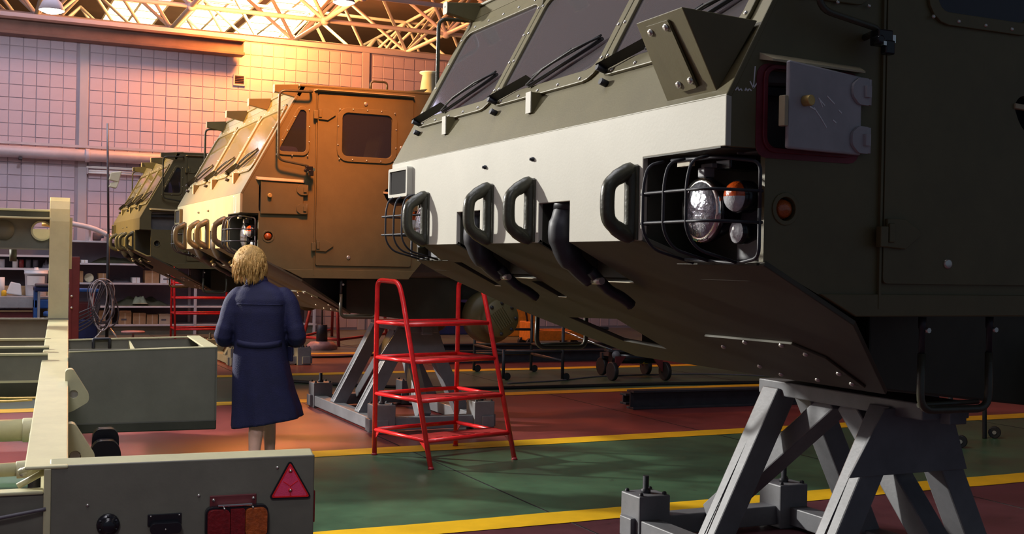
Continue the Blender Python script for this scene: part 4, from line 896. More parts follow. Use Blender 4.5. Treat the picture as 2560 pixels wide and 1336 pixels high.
# ------------------------------------------------------------------ red mobile steps
def make_steps(loc, rot, label, width=.79, detail=True, mt='red_paint'):
    set_xf(Matrix.Translation(V(*loc)) @ Matrix.Rotation(rot, 4, 'Z'))
    c = empty('mobile_steps', (width / 2, -.38, 0), label, 'step ladder', 'red mobile steps'); r = .0195
    def fy(z): return -.775 + .445 * z / 1.33         # front leg line (towards the viewer is -y)
    for x, s in ((0, 1), (width, -1)):
        MB().tube(fillet([(x, 0, .0), (x, 0, 1.375), (x, -.30, 1.365), (x, fy(1.25), 1.25), (x, fy(0), 0)], .07, 5), r, 8).build('side_frame', mt, c)
        for y in (0, fy(0)): MB().tube([(x, y, 0), (x, y, .02)], [.026, .018], 8).build('foot', 'red_dull', c)
    for z in (.20, .485, .77, 1.045):
        y = fy(z); dp = .24
        MB().tube([(0, y, z), (width, y, z)], .0165, 8).build('front_rail', mt, c)
        MB().tube([(0, 0, z), (width, 0, z)], .0165, 8).build('back_rail', mt, c)
        for x in (0, width): MB().tube([(x, y, z), (x, 0, z)], .0155, 8).build('side_rail', mt, c)
        if detail:
            hl = [rrect(.10 + .15 * i, .17 + .15 * i, .02, .045, .008, 2) for i in range(4)]
            MB().plate((.012, y + .005, z + .006), (1, 0, 0), (0, 1, 0), (0, 0, 1), .008, [(0, 0), (width - .024, 0), (width - .024, dp), (0, dp)], hl).build('tread', 'red_tread', c)
            MB().beam((0, y + dp, z), (width, y + dp, z), .018, .018).build('tread_bar', mt, c)
        else: MB().box(.012, width - .012, y, y + dp, z + .004, z + .012).build('tread', 'red_tread', c)
    if detail:
        for x in (0, width):
            MB().prism([(x - .004, fy(.2), .19), (x - .004, fy(.2) + .09, .19), (x - .004, fy(.12), .11)], (1, 0, 0), .008).build('gusset', mt, c, fix=True)
            MB().prism([(x - .004, 0, .19), (x - .004, -.07, .19), (x - .004, 0, .11)], (1, 0, 0), .008).build('gusset', mt, c, fix=True)
    set_xf(Matrix.Identity(4))
make_steps((2.915, 8.64, 0), math.radians(13.7), 'bright red tubular four-step ladder standing on the green lane')
make_steps((3.50, 22.45, 0), math.radians(-3), 'distant red step ladder in front of the shelving boxes', 1.02, False)
make_steps((4.45, 21.3, 0), math.radians(8), 'distant red step ladder mostly hidden behind the walking person', .75, False)

# ------------------------------------------------------------------ red trestle frame and lamp on a pink foot behind the middle cab
c = empty('red_trestle', (6.2, 20.6, 0), 'low red tubular trestle far behind the middle cab', 'trestle'); set_xf(Matrix.Identity(4))
for a, b in (((5.50, 20.5, 0), (5.85, 20.7, 1.25)), ((5.95, 19.7, 0), (6.0, 20.1, 1.25)), ((6.65, 22.5, 0), (6.4, 21.6, 1.25)), ((7.4, 21.3, 0), (7.2, 21.1, 1.25))): MB().tube([a, b], .03, 8).build('leg', 'red_dull', c)
for a, b in (((5.53, 20.52, .12), (5.98, 19.78, .12)), ((5.98, 19.78, .12), (7.38, 21.28, .12)), ((5.53, 20.52, .14), (6.6, 22.4, .14)), ((5.8, 20.65, 1.0), (7.2, 21.1, 1.0)), ((5.83, 20.7, 1.24), (6.0, 20.1, 1.24)), ((6.0, 20.1, 1.24), (7.2, 21.1, 1.24))): MB().tube([a, b], .025, 8).build('rail', 'red_dull', c)
c = empty('floor_lamp_stand', (5.45, 19.4, 0), 'thin pole on a pink hexagonal foot under the middle cab', 'stand')
MB().lathe((5.50, 19.2, 0), (0, 0, 1), [(0, .26), (.06, .27), (.13, .19), (.14, .10), (.14, 0)], 6).build('foot', 'stool_pink', c)
MB().cyl((5.50, 19.2, .13), (5.50, 19.2, .42), .10, .09, 10).build('hub', 'dark_steel', c)
MB().cyl((5.50, 19.2, .40), (5.50, 19.2, 1.7), .018, n=8).build('pole', 'hose_grey', c)

# ------------------------------------------------------------------ rolling rack, dolly, pallet truck, steel sections on the floor
def castor(p, parent, d=V(0, 1, 0), r=.05):
    p = V(p); MB().cyl(p + V(0, 0, r) - d.cross(V(0, 0, 1)) * .018, p + V(0, 0, r) + d.cross(V(0, 0, 1)) * .018, r, n=14).build('castor', 'black_rubber', parent, bevel=.006)
c = empty('rolling_rack', (6.9, 14.2, 0), 'dark tubular rolling rack with castors behind the red steps', 'rack')
P = [(6.43, 14.8), (7.22, 14.6), (7.10, 13.42), (6.35, 13.65)]
for i, (x, y) in enumerate(P):
    h = (.66, .84, .72, .40)[i]; MB().tube([(x, y, .02), (x, y, h)], .022, 8).build('post', 'dark_steel', c)
    MB().cyl((x + .05, y - .02, .05), (x + .05, y + .02, .05), .05, n=14).build('castor', 'black_rubber', c, bevel=.005)
for z in (.26, .39, .60): MB().tube([(*P[0], z), (*P[1], z)], .018, 8).build('rail', 'dark_steel', c)
for z in (.26, .40): MB().tube([(*P[2], z), (*P[1], z)], .018, 8).build('rail', 'dark_steel', c)
for z in (.38,): MB().tube([(*P[2], z), (*P[3], z)], .018, 8).build('rail', 'dark_steel', c)
MB().tube([(*P[3], .38), (*P[0], .38)], .018, 8).build('rail', 'dark_steel', c)
MB().tube([(*P[2], .70), (7.6, 13.1, .70)], .018, 8).build('rail', 'dark_steel', c)

c = empty('wheeled_dolly', (8.1, 13.5, 0), 'small black four-wheeled dolly with a yellow tag under the nearest cab', 'dolly')
MB().cyl((7.78, 13.35, .30), (8.45, 13.2, .30), .085, n=18).build('drum', 'black_gloss', c)
MB().beam((7.72, 13.36, .39), (8.5, 13.19, .39), .20, .03).build('deck', 'dark_steel', c, bevel=.005)
for (x, y) in ((7.74, 13.22), (8.46, 13.06), (8.0, 13.95), (8.62, 13.80)):
    MB().cyl((x - .03, y, .125), (x + .03, y, .125), .125, n=20).build('wheel', 'black_rubber', c, bevel=.012)
    MB().prism([(x + (.04 if x < 8.2 else -.05), y - .02, .12), (x + (.20 if x < 8.2 else -.2), y - .01, .32), (x + (.04 if x < 8.2 else -.05), y - .02, .32)], (0, 1, 0), .03).build('fork', 'maroon_steel', c, fix=True)
MB().beam((7.95, 13.9, .28), (8.6, 13.75, .28), .10, .08).build('rear_beam', 'dark_steel', c)
MB().beam((7.8, 13.3, .34), (8.0, 13.9, .30), .05, .05).build('side_beam', 'dark_steel', c); MB().beam((8.45, 13.15, .34), (8.6, 13.8, .30), .05, .05).build('side_beam', 'dark_steel', c)
MB().cyl((8.22, 13.26, .30), (8.29, 13.245, .30), .09, n=18).build('tag', 'yellow_tag', c)
MB().lathe((7.80, 13.24, .34), (-.2, -1, 0), [(0, .055), (.02, .055), (.025, 0)], 16).build('gauge', 'stand_grey', c)
MB().tube([(7.78, 13.3, .40), (7.35, 13.9, .62)], .016, 8).build('handle', 'chrome', c)
MB().lathe((8.15, 13.42, .385), (0, 0, 1), [(0, .20), (.04, .16), (.12, .06), (.13, 0)], 12).build('bundle', 'dark_steel', c)

c = empty('pallet_truck', (9.9, 19.2, 0), 'orange pallet truck in the dark behind the rolling rack', 'pallet truck')
MB().box(9.50, 10.45, 18.9, 19.1, .12, .30).build('fork', 'orange_paint', c, bevel=.01); MB().box(9.50, 10.45, 19.35, 19.55, .12, .30).build('fork', 'orange_paint', c, bevel=.01)
MB().box(9.38, 9.50, 18.95, 19.5, .10, .46).build('pump_body', 'orange_paint', c, bevel=.02)
for y in (19.05, 19.4): MB().cyl((9.40, y - .04, .08), (9.40, y + .04, .08), .08, n=14).build('wheel', 'black_rubber', c)
MB().cyl((10.3, 18.95, .06), (10.3, 19.5, .06), .06, n=12).build('roller', 'black_rubber', c)
MB().tube([(9.42, 19.2, .4), (9.25, 19.2, 1.2)], .02, 8).build('tiller', 'dark_steel', c)
tag(MB().box(9.9, 10.9, 21.8, 22.6, 0, .95).build('orange_cabinet', 'orange_paint', bevel=.02), 'orange metal cabinet in the dark far behind the rolling rack', 'cabinet')
tag(MB().box(8.6, 9.75, 22.6, 23.3, 0, 1.15).build('blue_cabinet', 'blue_dark', bevel=.02), 'dark blue metal cabinet far behind the rolling rack', 'cabinet')

def section(p0, p1, w, h, label, m='dark_steel', lips=True):
    p0 = V(p0); p1 = V(p1); e = empty('steel_channel', (p0 + p1) / 2 - V(0, 0, h / 2), label, 'steel beam', 'steel channels lying on the floor')
    d = (p1 - p0).normalized(); s = d.cross(V(0, 0, 1)).normalized()
    MB().beam(p0, p1, w * .12, h).build('web', m, e)
    for k in (-1, 1): MB().beam(p0 + V(0, 0, k * (h / 2 - .012)) , p1 + V(0, 0, k * (h / 2 - .012)), w, .024).build('flange', m, e, bevel=.004)
section((6.40, 10.55, .10), (10.5, 10.25, .10), .16, .20, 'dark steel channel lying on the red lane under the nearest cab')
section((6.55, 10.95, .06), (10.5, 10.75, .06), .14, .12, 'thin dark channel lying behind the larger one on the red lane')
section((6.5, 16.25, .09), (12.5, 16.0, .09), .18, .18, 'long dark channel lying on the far red lane behind the rolling rack')
section((6.5, 17.2, .11), (12.5, 17.0, .11), .18, .22, 'long dark channel nearest the back wall on the far red lane')
def cable(pts, r, label, m='black_rubber'):
    return tag(MB().tube(smooth(pts, 6), r, 6).build('floor_cable', m), label, 'cable', 'cables on the floor')
cable([(3.1, 14.6, .015), (3.6, 14.1, .015), (4.4, 13.3, .015), (5.4, 12.75, .015), (6.6, 12.62, .015), (8.0, 12.55, .015), (10.0, 12.3, .015), (12, 12.1, .015)], .024, 'thick black cable running along the yellow line behind the steps')
cable([(6.2, 13.2, .008), (7.0, 13.35, .008), (7.8, 13.7, .008), (8.6, 13.75, .008), (9.6, 13.6, .008), (10.4, 13.0, .008), (10.7, 12.6, .008)], .010, 'thin dark cable snaking past the wheeled dolly', 'hose_grey')
cable([(4.75, 17.55, .012), (5.2, 17.5, .012), (5.7, 17.62, .012), (6.2, 17.8, .012)], .02, 'short black cable end beside the trestle')
# castored rack legs on the right
c = empty('wheeled_rack', (8.3, 7.8, 0), 'dark wheeled frame standing behind the nearest stand at the right', 'rack')
for (x, y) in ((7.70, 7.38), (8.46, 7.70)):
    MB().tube([(x, y, .0), (x + .12, y + .12, .50), (x + .14, y + .14, .95)], .02, 8).build('leg', 'dark_steel', c)
    MB().cyl((x + .09, y - .03, .055), (x + .13, y + .0, .055), .055, n=16).build('castor', 'black_rubber', c, bevel=.006)
    MB().cyl((x + .085, y - .034, .055), (x + .09, y - .03, .055), .018, n=10).build('castor_hub', 'steel_bolt', c)
for z in (.55, .93): MB().tube([(7.83, 7.51, z), (8.60, 7.83, z)], .018, 8).build('rail', 'dark_steel', c)
for (x, y) in ((8.3, 8.9), (9.1, 9.2)): MB().tube([(x, y, .0), (x, y, .95)], .02, 8).build('leg', 'dark_steel', c)
for a, b in (((7.84, 7.52), (8.3, 8.9)), ((8.6, 7.84), (9.1, 9.2)), ((8.3, 8.9), (9.1, 9.2))): MB().tube([(*a, .93), (*b, .93)], .018, 8).build('rail', 'dark_steel', c)

# ------------------------------------------------------------------ tripod light stand with cable coil
c = empty('light_stand', (2.15, 20.5, 0), 'tall thin black tripod stand with two cream floodlights by the shelving', 'light stand')
MB().tube([(2.15, 20.5, .10), (2.145, 20.5, 1.9)], .028, 10).build('lower_pole', 'black_rubber', c); MB().tube([(2.145, 20.5, 1.9), (2.10, 20.5, 3.76)], .019, 8).build('upper_pole', 'hose_grey', c)
for dx, dy in ((-.30, -.05), (.26, -.12), (.05, .3)): MB().tube([(2.15, 20.5, .36), (2.15 + dx, 20.5 + dy, .015)], .018, 8).build('leg', 'steel_bolt', c)
for z, dx, s in ((2.86, .17, 1.0), (2.72, .13, .6)):
    f = MB(); f.hexa([V(2.13, 20.42, z - .05 * s), V(2.13 + dx * .9, 20.36, z - .09 * s), V(2.13 + dx * .9, 20.5, z - .09 * s), V(2.13, 20.52, z - .05 * s), V(2.16, 20.42, z + .07 * s), V(2.16 + dx, 20.36, z + .10 * s), V(2.16 + dx, 20.5, z + .10 * s), V(2.16, 20.52, z + .07 * s)]); f.build('floodlight', 'cream', c, bevel=.012)
cc = empty('cable_coil', (2.05, 20.42, .35), 'loose bundle of grey cables hung on the light stand', 'cable coil')
rr = random.Random(11)
for i in range(9):
    cx = 2.06 + rr.uniform(-.06, .08); w = rr.uniform(.10, .20); h = rr.uniform(.30, .42); z0 = 1.10 - h + rr.uniform(-.05, .05); tw = rr.uniform(-.06, .06)
    pts = [V(cx + w * math.cos(t) + tw * math.sin(2 * t), 20.42 + .04 * math.sin(t + i), z0 + h * math.sin(t)) for t in [2 * math.pi * k / 14 for k in range(14)]]
    MB().tube(smooth(pts, 2, True), rr.choice((.008, .010, .012)), 6, closed=True).build('loop', 'hose_grey' if i % 4 else 'shelf_white', cc)
for i in range(6):
    MB().tube(smooth([(1.62, 20.3, .55 - .06 * i), (1.75, 20.35, .60 - .06 * i), (1.92, 20.4, .68 - .05 * i), (2.02, 20.42, .78 - .02 * i)], 3), .014, 6).build('hose', 'hose_grey', cc)

# ------------------------------------------------------------------ shelving along the rear wall
sh = empty('shelf_rack', (3.9, 23.8, 0), 'long white-edged shelving rack below the block wall', 'shelving')
SZ = (.20, .56, 1.01, 1.385, 1.815)
for z in SZ: MB().box(1.62, 6.6, 23.45, 24.2, z - .035, z).build('shelf', 'shelf_white', sh, bevel=.004)
for x in (1.64, 4.12, 6.55):
    for y in (23.47, 24.17): MB().box(x - .025, x + .025, y - .025, y + .025, 0, 1.83).build('post', 'shelf_white', sh)
MB().box(1.62, 6.6, 24.2, 24.22, .0, 1.8).build('back_panel', 'shelf_back', sh)
MB().box(1.62, 6.6, 23.5, 23.52, .0, .16).build('plinth', 'khaki_dark', sh)
for x in (2.12, 2.45, 2.95, 3.5): MB().box(x - .02, x + .02, 23.48, 24.2, 1.816, 2.06).build('divider', 'shelf_white', sh)
def carton(x0, x1, z, h, m, label, y=23.55, dpt=.35, flaps=False, mark=None):
    c = MB().box(x0, x1, y, y + dpt, z + .001, z + h).build('carton', m, bevel=.006); tag(c, label, 'box', 'boxes on the shelving')
    w = x1 - x0
    MB().box(x0 + w * .46, x0 + w * .54, y - .002, y + .001, z + .002, z + h * .999).build('tape', 'cardboard_pale' if mark != 'white' else 'paper_white', c)
    if flaps: MB().hexa([V(x0, y, z + h), V(x1, y, z + h), V(x1, y + .01, z + h), V(x0, y + .01, z + h), V(x0 + .02, y - .03, z + h + .05), V(x1 - .02, y - .03, z + h + .05), V(x1 - .02, y - .02, z + h + .05), V(x0 + .02, y - .02, z + h + .05)]).build('flap', m, c)
    if mark: MB().box(x0 + w * .2, x0 + w * .62, y - .003, y + .001, z + h * .35, z + h * .5).build('print', 'shelf_dark', c)
    return c
carton(3.165, 3.43, 1.01, .245, 'cardboard', 'large plain brown carton on the middle shelf')
carton(3.455, 3.72, 1.01, .19, 'paper_white', 'white printed carton right of the large brown one on the middle shelf', mark='w')
carton(2.93, 3.07, 1.01, .105, 'paper_white', 'small white box left of the large brown carton')
carton(2.30, 2.47, 1.01, .18, 'cardboard', 'narrow brown carton behind the light stand pole')
carton(1.80, 2.02, 1.01, .22, 'cardboard', 'reddish brown carton at the left end of the middle shelf')
carton(2.32, 2.56, .20, .27, 'cardboard', 'brown carton on the bottom shelf behind the tripod')
carton(2.68, 2.92, .20, .22, 'cardboard', 'open brown carton with raised flap on the bottom shelf', flaps=True, mark='d')
carton(2.95, 3.19, .20, .22, 'cardboard', 'brown carton with a white tape strip on the bottom shelf', mark=None)
carton(3.21, 3.42, .20, .19, 'cardboard', 'shorter brown carton on the bottom shelf')
carton(3.44, 3.66, .20, .20, 'cardboard_pale', 'pale printed carton at the right end of the bottom shelf row', mark='d')
carton(1.98, 2.10, 1.385, .06, 'paper_white', 'small white packet on the upper shelf')
carton(1.84, 1.93, 1.385, .06, 'cardboard_pale', 'small tan packet on the upper shelf')
c = MB().lathe((2.13, 23.62, 1.10), (-.3, -1, .1), [(-.04, 0), (-.04, .085), (0, .088), (.005, .08), (.005, 0)], 22).build('paper_roll', 'cream'); tag(c, 'round white disc leaning on the middle shelf', 'disc')
def lump(x0, x1, y0, y1, z, h, m, label, cat, seed, name='tarp'):
    rn = random.Random(seed); nx, ny = 18, 6; vs = []; fs = []
    for i in range(nx + 1):
        for j in range(ny + 1):
            u = i / nx; v = j / ny; e = min(u, 1 - u) * 4; e = min(1, e) * min(1, min(v, 1 - v) * 3 + .0)
            q = noise.noise(V(u * 5 + seed, v * 3, seed)) * .5 + .6
            vs.append((x0 + (x1 - x0) * u, y0 + (y1 - y0) * v, z + .001 + h * max(0, e * q)))
    for i in range(nx):
        for j in range(ny): a = i * (ny + 1) + j; fs.append((a, a + ny + 1, a + ny + 2, a + 1))
    return tag(MB().add(vs, fs, True).build(name, m), label, cat)
tp = lump(2.55, 3.66, 23.48, 24.1, .56, .22, 'tarp_green', 'crumpled dark green tarpaulin on the second shelf', 'tarpaulin', 3)
fo = lump(2.93, 3.22, 23.46, 23.8, .60, .22, 'cloth_pale', 'pale cloth', 'x', 8, 'pale_cloth'); fo.parent = tp; fo.location = fo.location - tp.location; del fo['category']  # pale cloth draped over the tarpaulin and parented to it
lump(2.15, 3.3, 23.6, 24.1, 1.385, .16, 'tarp_green', 'row of dark machine parts on the upper shelf', 'parts', 5, 'machine_parts')
lump(2.5, 2.93, 23.6, 24.1, 1.01, .12, 'shelf_dark', 'dark scrap parts on the middle shelf beside the small white box', 'parts', 6, 'machine_parts')
tag(MB().tube(smooth([(1.60, 23.4, 2.16), (1.78, 23.4, 2.13), (2.16, 23.4, 2.05), (2.53, 23.4, 1.90), (2.9, 23.4, 1.835)], 5), .05, 10).build('white_pipe', 'shelf_white'), 'white bent pipe lying along the top of the shelving', 'pipe')
for x, m, lb in ((2.2, 'shelf_dark', 'dark motor on the top shelf between the dividers'),):
    c = MB().lathe((x + .0, 23.75, 1.90), (1, 0, 0), [(0, 0), (0, .08), (.14, .08), (.16, .03), (.2, .03), (.2, 0)], 14).build('motor', m); tag(c, lb, 'motor')

# left workbench and its things
wb_ = empty('workbench', (.6, 23.3, 0), 'grey workbench with wooden back board at the far left', 'workbench')
MB().box(-1.6, 1.42, 22.95, 23.75, .72, .755).build('top', 'bench_grey', wb_, bevel=.005)
MB().box(-1.6, 1.42, 22.93, 22.96, .55, .72).build('apron', 'bench_grey', wb_)
MB().box(-1.6, 1.42, 23.7, 23.76, .755, .93).build('back_board', 'bench_wood', wb_)
MB().box(-1.6, 1.12, 23.0, 23.6, .30, .50).build('drawer', 'maroon_steel', wb_, bevel=.01)
MB().box(-1.6, 1.10, 22.97, 23.0, .47, .50).build('drawer_lip', 'bench_wood', wb_)
for x in (-1.4, 1.15, 1.38): MB().box(x - .03, x + .03, 22.97, 23.03, 0, .72).build('leg', 'bench_grey', wb_)
MB().box(-1.6, 1.4, 23.72, 23.74, .0, .5).build('rear_panel', 'khaki_dark', wb_)
ls = empty('wall_shelf', (.3, 24.1, 0), 'white shelves with cans above the workbench', 'shelving')
for z in (1.27, 1.52): MB().box(-1.6, 1.55, 23.8, 24.3, z - .04, z).build('shelf', 'shelf_white', ls)
MB().box(-1.6, 1.55, 24.3, 24.32, .9, 1.9).build('back_panel', 'shelf_dark', ls)
for x in (-1.55, 1.5): MB().box(x - .03, x + .03, 23.85, 24.3, 0, 1.9).build('post', 'shelf_white', ls)
bk = MB().lathe((1.17, 23.3, .756), (0, 0, 1), [(0, 0), (0, .17), (.02, .178), (.40, .20), (.40, .208), (.44, .21), (.44, .205), (.47, .212), (.47, 0)], 26).build('bucket', 'plastic_white'); tag(bk, 'white plastic bucket with a blank label on the workbench', 'bucket')
n = 8; vs = []; fs = []
for i in range(n + 1):
    t = math.radians(-140 + 92 * i / n); vs += [(1.17 + .205 * math.cos(t), 23.3 + .205 * math.sin(t), .756 + .20), (1.17 + .212 * math.cos(t), 23.3 + .212 * math.sin(t), .756 + .37)]
for i in range(n): fs.append((2 * i, 2 * i + 2, 2 * i + 3, 2 * i + 1))
MB().add(vs, fs, True).build('label_sheet', 'paper_white', bk)
MB().lathe((1.17, 23.3, 1.227), (0, 0, 1), [(0, .213), (.015, .213), (.018, .04), (.06, .035), (.06, 0)], 26).build('lid', 'plastic_white', bk)
c = MB().hexa([V(.66, 23.35, .94), V(.93, 23.3, .90), V(.93, 23.5, .90), V(.66, 23.5, .94), V(.74, 23.35, 1.16), V(.91, 23.32, 1.12), V(.91, 23.5, 1.12), V(.74, 23.5, 1.16)]).build('paper_bag', 'paper_white', bevel=.02); tag(c, 'crumpled white paper bag on the workbench', 'bag')
c.location.z -= 0.145
c = MB().lathe((.62, 23.2, .756), (0, 0, 1), [(0, 0), (0, .045), (.08, .045), (.10, .03), (.11, 0)], 14).build('jar', 'yellow_tag'); tag(c, 'small orange jar on the workbench', 'jar')
rr = random.Random(4)
for i, (x, z, m, lb) in enumerate(((.83, 1.27, 'paper_white', 'white can on the lower wall shelf'), (.94, 1.27, 'lens_red', 'red and white can on the lower wall shelf'), (1.06, 1.27, 'hose_grey', 'grey can right of the red one on the wall shelf'), (.60, 1.27, 'shelf_white', 'pale jar at the left end of the wall shelf'), (1.19, 1.27, 'hose_grey', 'grey jar near the bucket on the wall shelf'), (.58, .756, 'paper_white', 'white carton standing on the bench at the frame edge'))):
    c = MB().lathe((x, 24.0 if z > 1 else 23.45, z), (0, 0, 1), [(0, 0), (0, .05), (.14, .05), (.145, .045), (.16, .045), (.16, 0)] if z > 1 else [(0, 0), (0, .06), (.34, .06), (.34, 0)], 12).build('can', m); tag(c, lb, 'can', 'cans on the wall shelf')
lump(1.3, 1.46, 23.85, 24.2, 1.27, .2, 'shelf_dark', 'dark jumble of tools at the right end of the wall shelf', 'tools', 9, 'tool_heap')
c = empty('bench_vice', (1.25, 22.9, .755), 'blue bench machine with grey frame beside the bucket', 'machine')
MB().box(1.10, 1.16, 22.5, 22.8, .0, .93).build('column', 'blue_paint', c, bevel=.01); MB().box(1.10, 1.6, 22.45, 22.85, .86, .95).build('head', 'blue_dark', c, bevel=.02)
MB().box(1.10, 1.6, 22.5, 22.8, .55, .72).build('tray', 'blue_paint', c, bevel=.02); MB().box(1.16, 1.20, 22.46, 22.5, 0, .9).build('frame_post', 'bench_grey', c)
MB().box(1.12, 1.6, 22.4, 22.8, .95, 1.0).build('tools', 'shelf_dark', c, bevel=.02)
c = MB().lathe((1.42, 22.1, 0), (0, 0, 1), [(0, .16), (.02, .16), (.03, .03), (.42, .03), (.44, .18), (.50, .185), (.52, .16), (.52, 0)], 22).build('stool', 'blue_paint'); tag(c, 'round blue stool in front of the workbench', 'stool')
c = empty('blue_cart', (1.75, 21.4, 0), 'blue welding cart with hanging hoses left of the light stand', 'cart')
MB().box(1.52, 2.05, 21.1, 21.7, .08, .42).build('body', 'blue_dark', c, bevel=.02); MB().box(1.5, 2.08, 21.1, 21.7, .90, .95).build('top_tray', 'blue_paint', c, bevel=.01)
for x in (1.54, 2.04): MB().box(x - .02, x + .02, 21.12, 21.16, .08, .92).build('post', 'blue_dark', c)
MB().box(1.6, 2.0, 21.15, 21.5, .42, .72).build('welder', 'maroon_steel', c, bevel=.02); MB().box(1.93, 2.0, 21.08, 21.14, .42, .88).build('gas_bottle', 'red_dull', c, bevel=.02)
for x in (1.55, 2.02): MB().cyl((x, 21.1, .06), (x, 21.16, .06), .06, n=12).build('wheel', 'black_rubber', c)
c = empty('maroon_post', (1.016, 12.79, 0), 'maroon steel channel post standing behind the khaki trailer upright', 'post')
MB().box(.975, 1.06, 12.76, 12.83, 0.01, 1.51).build('channel', 'maroon_steel', c, bevel=.006)
MB().box(.96, .985, 12.75, 12.77, 0.01, 1.50).build('flange', 'maroon_steel', c); MB().box(.9, 1.14, 12.68, 12.92, 0, .012).build('foot_plate', 'maroon_steel', c)
for z in (.98, 1.10): MB().lathe((.985, 12.75, z), (0, -1, 0), [(0, .014), (.01, .012), (.012, 0)], 8).build('bolt', 'steel_bolt', c)
c = MB().lathe((2.62, 20.9, 0), (0, 0, 1), [(0, .12), (.02, .12), (.03, .02), (.19, .02), (.20, .2), (.23, .2), (.23, 0)], 18).build('low_stool', 'stool_pink'); tag(c, 'low pink-topped stool behind the khaki cross beam', 'stool')
# ------------------------------------------------------------------ person walking away
def remesh(o, vox, smooth_it=6):
    r = o.modifiers.new('join', 'REMESH'); r.mode = 'VOXEL'; r.voxel_size = vox; r.use_smooth_shade = True
    s = o.modifiers.new('soft', 'SMOOTH'); s.iterations = smooth_it; s.factor = .5
# local frame: +y is the walking direction (away from the viewer), z up, feet at 0
set_xf(Matrix.Translation(V(1.86, 8.02, 0)) @ Matrix.Rotation(math.radians(-19), 4, 'Z'))
pr = empty('person', (0, 0, 0), 'person with short blond hair in a navy work coat walking away between trailer and steps', 'person')
b = MB()
def limb(pts, rs, n=12):
    b.tube(smooth(pts, 3), [rs[min(len(rs) - 1, i // 3)] + (rs[min(len(rs) - 1, i // 3 + 1)] - rs[min(len(rs) - 1, i // 3)]) * (i % 3) / 3 for i in range(len(pts) * 3 - 2)], n)
    b.ball(pts[0], rs[0], n); b.ball(pts[-1], rs[-1], n)
# legs: right foot planted behind, left leg stepping forward
limb([(.075, .0, .86), (.05, .03, .62), (-.005, .03, .46), (-.02, -.03, .30), (-.025, -.07, .09)], [.092, .078, .054, .052, .030])
limb([(-.075, .02, .86), (-.04, .12, .63), (.03, .20, .46), (.05, .22, .28), (.055, .23, .09)], [.092, .078, .054, .046, .032])
b.tube([(-.025, -.10, .055), (-.025, -.02, .06), (-.025, .06, .04), (-.025, .13, .028)], [.034, .042, .040, .026], 10); b.ball((-.025, -.09, .05), .038, 10)
b.tube([(.055, .20, .055), (.055, .28, .06), (.055, .36, .04), (.055, .43, .028)], [.034, .042, .040, .026], 10); b.ball((.055, .21, .05), .038, 10)
# trunk, neck, head
b.ball((0, 0, .92), .15, 14, (1.05, .8, 1.0)); b.ball((0, .0, 1.12), .15, 14, (1.0, .75, 1.3)); b.ball((0, .0, 1.24), .16, 14, (1.1, .65, .7))
limb([(0, .0, 1.28), (-.03, .01, 1.36), (-.065, .018, 1.42)], [.062, .055, .055])
hc = V(-.085, .02, 1.485)
b.ball(hc, .104, 18, (.84, .98, 1.10)); b.ball(hc + V(0, .045, -.055), .055, 12, (.85, .9, .95))
b.ball(hc + V(-.01, .10, -.01), .016, 8, (.7, 1.0, 1.5))                                   # nose
for s in (-1, 1): b.ball(hc + V(s * .079, .0, -.012), .022, 8, (.35, .7, 1.1))              # ears
for s in (-1, 1): b.ball(hc + V(s * .03, .083, .012), .012, 8)                              # brow / eye area
b.tube([hc + V(-.022, .094, -.052), hc + V(0, .10, -.05), hc + V(.022, .094, -.052)], .007, 6)   # lips
# arms under the sleeves, elbows out, hands together in front
for s in (-1, 1):
    limb([(s * .165, 0, 1.27), (s * .215, -.02, 1.12), (s * .245, -.02, .99), (s * .20, .10, .97), (s * .10, .20, 1.0)], [.048, .044, .038, .034, .026])
    w = V(s * .10, .20, 1.0); f = V(-s * .6, .75, .05).normalized(); up = V(0, 0, 1); sd = f.cross(up).normalized() * s
    b.ball(w + f * .045, .034, 10, (1, 1.1, .6)); b.tube([w, w + f * .05, w + f * .085], [.024, .034, .034], 10)
    for k, (ln, o) in enumerate(((.062, -.027), (.070, -.009), (.066, .009), (.052, .026))):
        p0 = w + f * .08 + up * o; p1 = p0 + f * ln * .45 - sd * .004; p2 = p1 + f * ln * .3 - sd * .018; p3 = p2 + f * ln * .12 - sd * .022
        b.tube([p0, p1, p2, p3], [.0095, .009, .0085, .007], 8)
    p0 = w + f * .03 + up * .028; b.tube([p0, p0 + up * .025 + f * .02, p0 + up * .03 + f * .05], [.012, .011, .008], 8)
body = b.build('body', 'skin', pr); remesh(body, .0065, 3)
# shoes
for (x, y) in ((-.025, .0), (.055, .30)):
    m = MB(); m.tube(smooth([(x, y - .125, .04), (x, y - .06, .045), (x, y + .03, .042), (x, y + .10, .034), (x, y + .155, .026)], 3), [.030] * 3 + [.040] * 3 + [.046] * 3 + [.044] * 3 + [.026], 12); m.box(x - .036, x + .036, y - .13, y + .14, 0, .018); m.ball((x, y - .12, .045), .032, 10)
    sh = m.build('shoe', 'shoe_dark', pr); remesh(sh, .006, 2)
